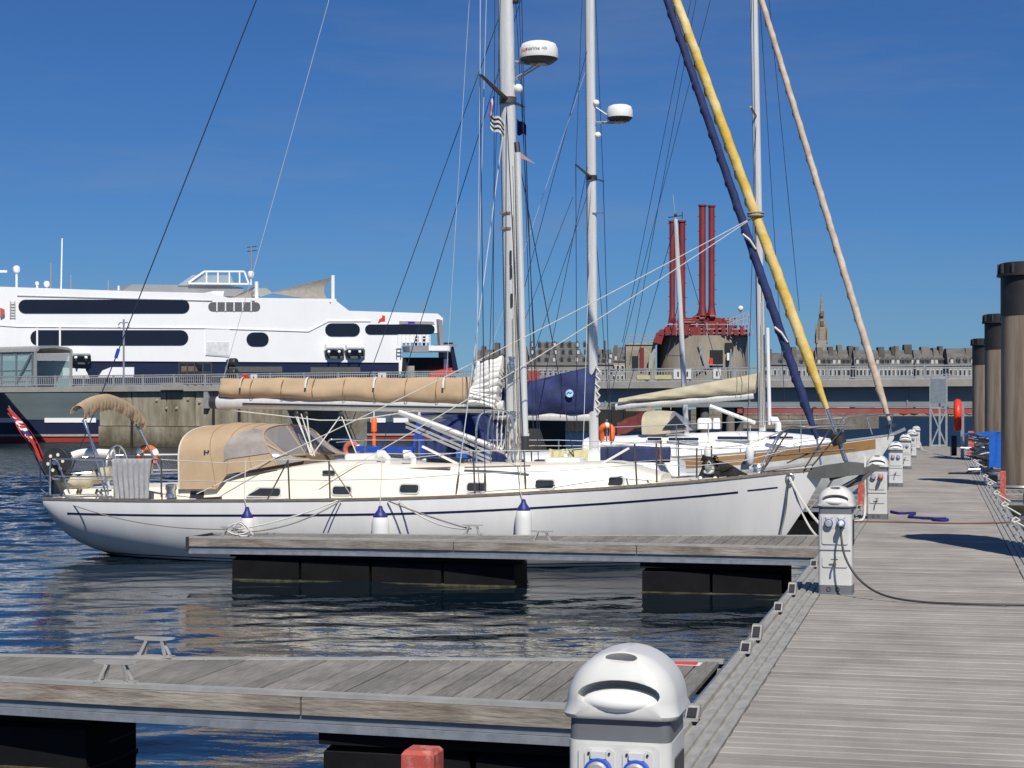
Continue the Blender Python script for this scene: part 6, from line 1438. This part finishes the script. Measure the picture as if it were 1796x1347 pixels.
# low stone quay beyond the bridge
SQ = Plane(atd(1180, 720, 200), atd(1500, 720, 190))
sq = root('stone_quay', 'low brown stone quay seen beneath the footbridge', 'wall', M=SQ.M)
a, b = SQ(1150, 725).x, SQ(1482, 725).x; z1 = SQ(1300, 722).z
L(MB().box((a, 0, -3), (b, 14, z1)), 'masonry', stone, sq)
for k in range(4):
    for i in range(14):
        w = (b-a)/14; x = a+i*w+(k % 2)*w*.4; L(MB().box((x+.05, -.06-random.random()*.05, -.55+k*.52), (min(b, x+w-.05), .02, -.08+k*.52)), 'stone_block', stone, sq)
DQ = Plane(atd(780, 720, 182), atd(1220, 720, 176)); dq = root('harbour_wall', 'harbour wall beneath the footbridge, shade put into its dark colour', 'wall', M=DQ.M)
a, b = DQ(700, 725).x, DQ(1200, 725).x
wall_shade = mat('shaded_wall_dark', (.022, .02, .017), .95, 0, .4, .5)  # near-black wall colour stands in for the shade under the footbridge
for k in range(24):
    w = (b-a)/24; L(MB().box((a+k*w+.03, random.uniform(0, .2), -3), (a+(k+1)*w-.03, 6, 1.55+random.uniform(-.05, .1))), 'wall_bay', wall_shade, dq)
for i, (px, m_) in enumerate(((1495, rope_y), (1520, white_p), (1585, orange), (1603, mat('green_float', (.03, .2, .06), .5)), (1630, yellow), (1668, yellow), (1700, white_p))):
    p = atd(px, 724, 520); p.z = WZ
    one(MB().ball(p+Vector((0, 0, 1.1)), 1.0, 7, (1.5, .8, .7)).box((p.x-.1, p.y-.1, p.z-.3), (p.x+.1, p.y+.1, p.z+.4)), 'marker_buoy', m_, ['pale yellow float beneath the grey girder near the pulpit', 'white float beneath the grey girder near the pulpit', 'orange float beneath the grey girder', 'green float beneath the grey girder', 'yellow float beneath the grey girder, left of the lattice frame', 'yellow float beneath the girder, behind the red lifebuoy', 'white float beneath the girder, beside the far pile'][i], 'buoy', 60, 'floats on the water beyond the bridge')

# ------------------------------------------------------------------ the old town
TD = 560.
TP = Plane(atd(800, 620, TD), atd(1750, 620, TD*.98))
def T(x, y, off=0.): return TP(x, y, off)
def house(x0, x1, y_eave, y_ridge, label, wall=town_w, roof=slate, depth=14., off=0., hip=.3, dorm=0, drows=1, chim=(), wins=0, wrows=1, base=None):
    a, b = T(x0, 650, off), T(x1, 650, off); ze, zr = T(x0, y_eave, off).z, T(x0, y_ridge, off).z
    r = root('town_house', label, 'house', M=TP.M @ Matrix.Translation((a.x, off, WZ)), group='houses of the walled town'); W = b.x-a.x; e_, r_ = ze-WZ, zr-WZ
    L(MB().box((0, 0, 0), (W, depth, e_)), 'wall', wall, r)
    h = W*hip*.3
    L(MB().add([(-.3, -.4, e_), (W+.3, -.4, e_), (W+.3, depth+.4, e_), (-.3, depth+.4, e_), (h, depth*.38, r_), (W-h, depth*.38, r_), (W-h, depth*.62, r_), (h, depth*.62, r_)], [(3, 2, 1, 0), (0, 1, 5, 4), (1, 2, 6, 5), (2, 3, 7, 6), (3, 0, 4, 7), (4, 5, 6, 7)]), 'roof', roof, r)
    for row in range(drows):
        for k in range(dorm):
            f = .25+row*.32; x = W*(k+.5+.15*(row % 2))/dorm; z = e_+(r_-e_)*f; y = depth*.38*f
            d = L(MB().prism([(x-.65, y-1.0, z-.9), (x+.65, y-1.0, z-.9), (x+.65, y-1.0, z+.7), (x, y-1.0, z+1.3), (x-.65, y-1.0, z+.7)], (0, 2.6, 0)), 'dormer', slate, r)
            L(MB().box((x-.42, y-1.05, z-.7), (x+.42, y-.99, z+.5)), 'dormer_window', win_f if (k % 3 == 0) else glass_d, d)
    for px, py, w_ in chim:
        p = T(px, py, off); x = p.x-a.x; hw = w_*TD/FPX/2*random.uniform(.6, 1.05); zc = p.z-WZ+random.uniform(-.5, .4); d0 = depth*random.uniform(.0, .2); L(MB().prism([(x-hw, d0, e_+(r_-e_)*.2), (x-hw, depth*.8, e_+(r_-e_)*.2), (x-hw, depth*.62, zc), (x-hw, d0+depth*.2, zc)], (2*hw, 0, 0)), 'chimney_stack', town_d, r)
    for row in range(wrows):
        for k in range(wins):
            x = W*(k+.5)/wins; z = e_-2.2-row*3.4
            w = L(MB().box((x-.55, -.10, z-1.1), (x+.55, .02, z+.9)), 'window', white_p, r); L(MB().box((x-.42, -.16, z-.95), (x+.42, -.105, z+.75)), 'pane', glass_d, w)
    return r
house(925, 1032, 641, 599, 'large grey town house with rows of dormers behind the mast', dorm=8, drows=3, wins=12, hip=.75, chim=((930, 597, 5), (1030, 600, 6)), wrows=2)
house(1032, 1075, 640, 612, 'grey town house between the mast and the concrete tower', dorm=4, drows=2, wins=6, chim=((1060, 596, 4), (1047, 606, 6)), wrows=2)
house(1072, 1120, 634, 608, 'low grey town house beside the concrete tower', dorm=3, wins=6, chim=((1080, 604, 8),), wrows=2, off=20)
house(832, 876, 640, 612, 'dark gabled town house beside the ferry stern', wall=town_d, chim=((870, 598, 10), (846, 606, 6)), dorm=2, off=-30)
house(876, 926, 640, 606, 'dark town house behind the yacht main mast', wall=town_d, dorm=3, chim=((900, 600, 8),), wins=5)
house(1338, 1380, 640, 618, 'pale fronted town house right of the concrete tower', dorm=2, wins=5, chim=((1352, 610, 8),), wrows=3)
house(1380, 1432, 642, 612, 'town house with pale upper wall behind the yellow sail', dorm=3, wins=6, chim=((1395, 606, 9), (1420, 608, 8)), wrows=2)
xs = [(1432, 1468, ((1440, 606, 12), (1460, 607, 8))), (1468, 1500, ((1476, 606, 12), (1495, 607, 12))), (1500, 1535, ((1507, 607, 7), (1526, 606, 9))), (1535, 1571, ((1549, 605, 13), (1570, 606, 9))), (1571, 1606, ((1578, 606, 7), (1597, 605, 15))), (1606, 1640, ((1628, 606, 16),)), (1640, 1664, ((1643, 607, 6), (1655, 608, 7))), (1664, 1712, ((1702, 607, 9),))]
names = ['under the church spire', 'right of the church spire', 'left of the pale furled sail', 'behind the pale furled sail', 'right of the pale furled sail', 'left of the lattice frame', 'above the lattice frame', 'beside the far steel pile']
for (x0, x1, ch), nm in zip(xs, names): house(x0, x1, 641, 613 if x0 != 1664 else 610, 'slate roofed granite house with tall chimney walls '+nm, dorm=4, wins=max(3, int((x1-x0)/7)), chim=ch, wrows=2, hip=.05, off=random.uniform(-4, 4))
# church
a = T(1441, 600, 60); ch = root('church', 'grey stone church with a tall slender spire above the roofs', 'church', M=TP.M @ Matrix.Translation((a.x, 60, WZ)))
k_ = (TD+60)/FPX; zt_ = T(1441, 512, 60).z-WZ; zb_ = T(1441, 577, 60).z-WZ; z0_ = T(1441, 602, 60).z-WZ
L(MB().box((-9*k_, -9*k_, 0), (9*k_, 9*k_, z0_+1)), 'tower', town_w, ch)
L(MB().loft([[Vector((math.cos(t)*w*k_, math.sin(t)*w*k_, z)) for t in [math.pi/8+math.pi/4*j for j in range(8)]] for w, z in ((10, z0_+1), (8.5, zb_), (4.2, (zb_+zt_)/2-1), (.25, zt_))]), 'spire', stone, ch)
for sx in (-1, 1):
    for sy in (-1, 1): L(MB().loft([[Vector((sx*9*k_+math.cos(t)*w*k_, sy*9*k_+math.sin(t)*w*k_, z)) for t in [math.pi/4+math.pi/2*j for j in range(4)]] for w, z in ((2.2, z0_), (1.8, z0_+3.2), (.1, zb_+2.5))]), 'pinnacle', stone, ch)
for z in (zb_+1, zb_+4.5): L(MB().box((-.6, -9*k_*.86-.2, z), (.6, -6*k_, z+1.8)), 'lucarne', town_d, ch)
L(MB().box((-25*k_, -6*k_, 0), (60*k_, 12*k_, z0_-2)), 'nave', town_w, ch)
# the ground the town stands on
tg = MB().box((T(700, 700).x, -3, -3), (T(2600, 700).x, 500, .8)); o = tg.build('town_ground', stone, None); o.matrix_world = TP.M; tag(o, 'stone rampart ground under the old town', None, None, 'structure')
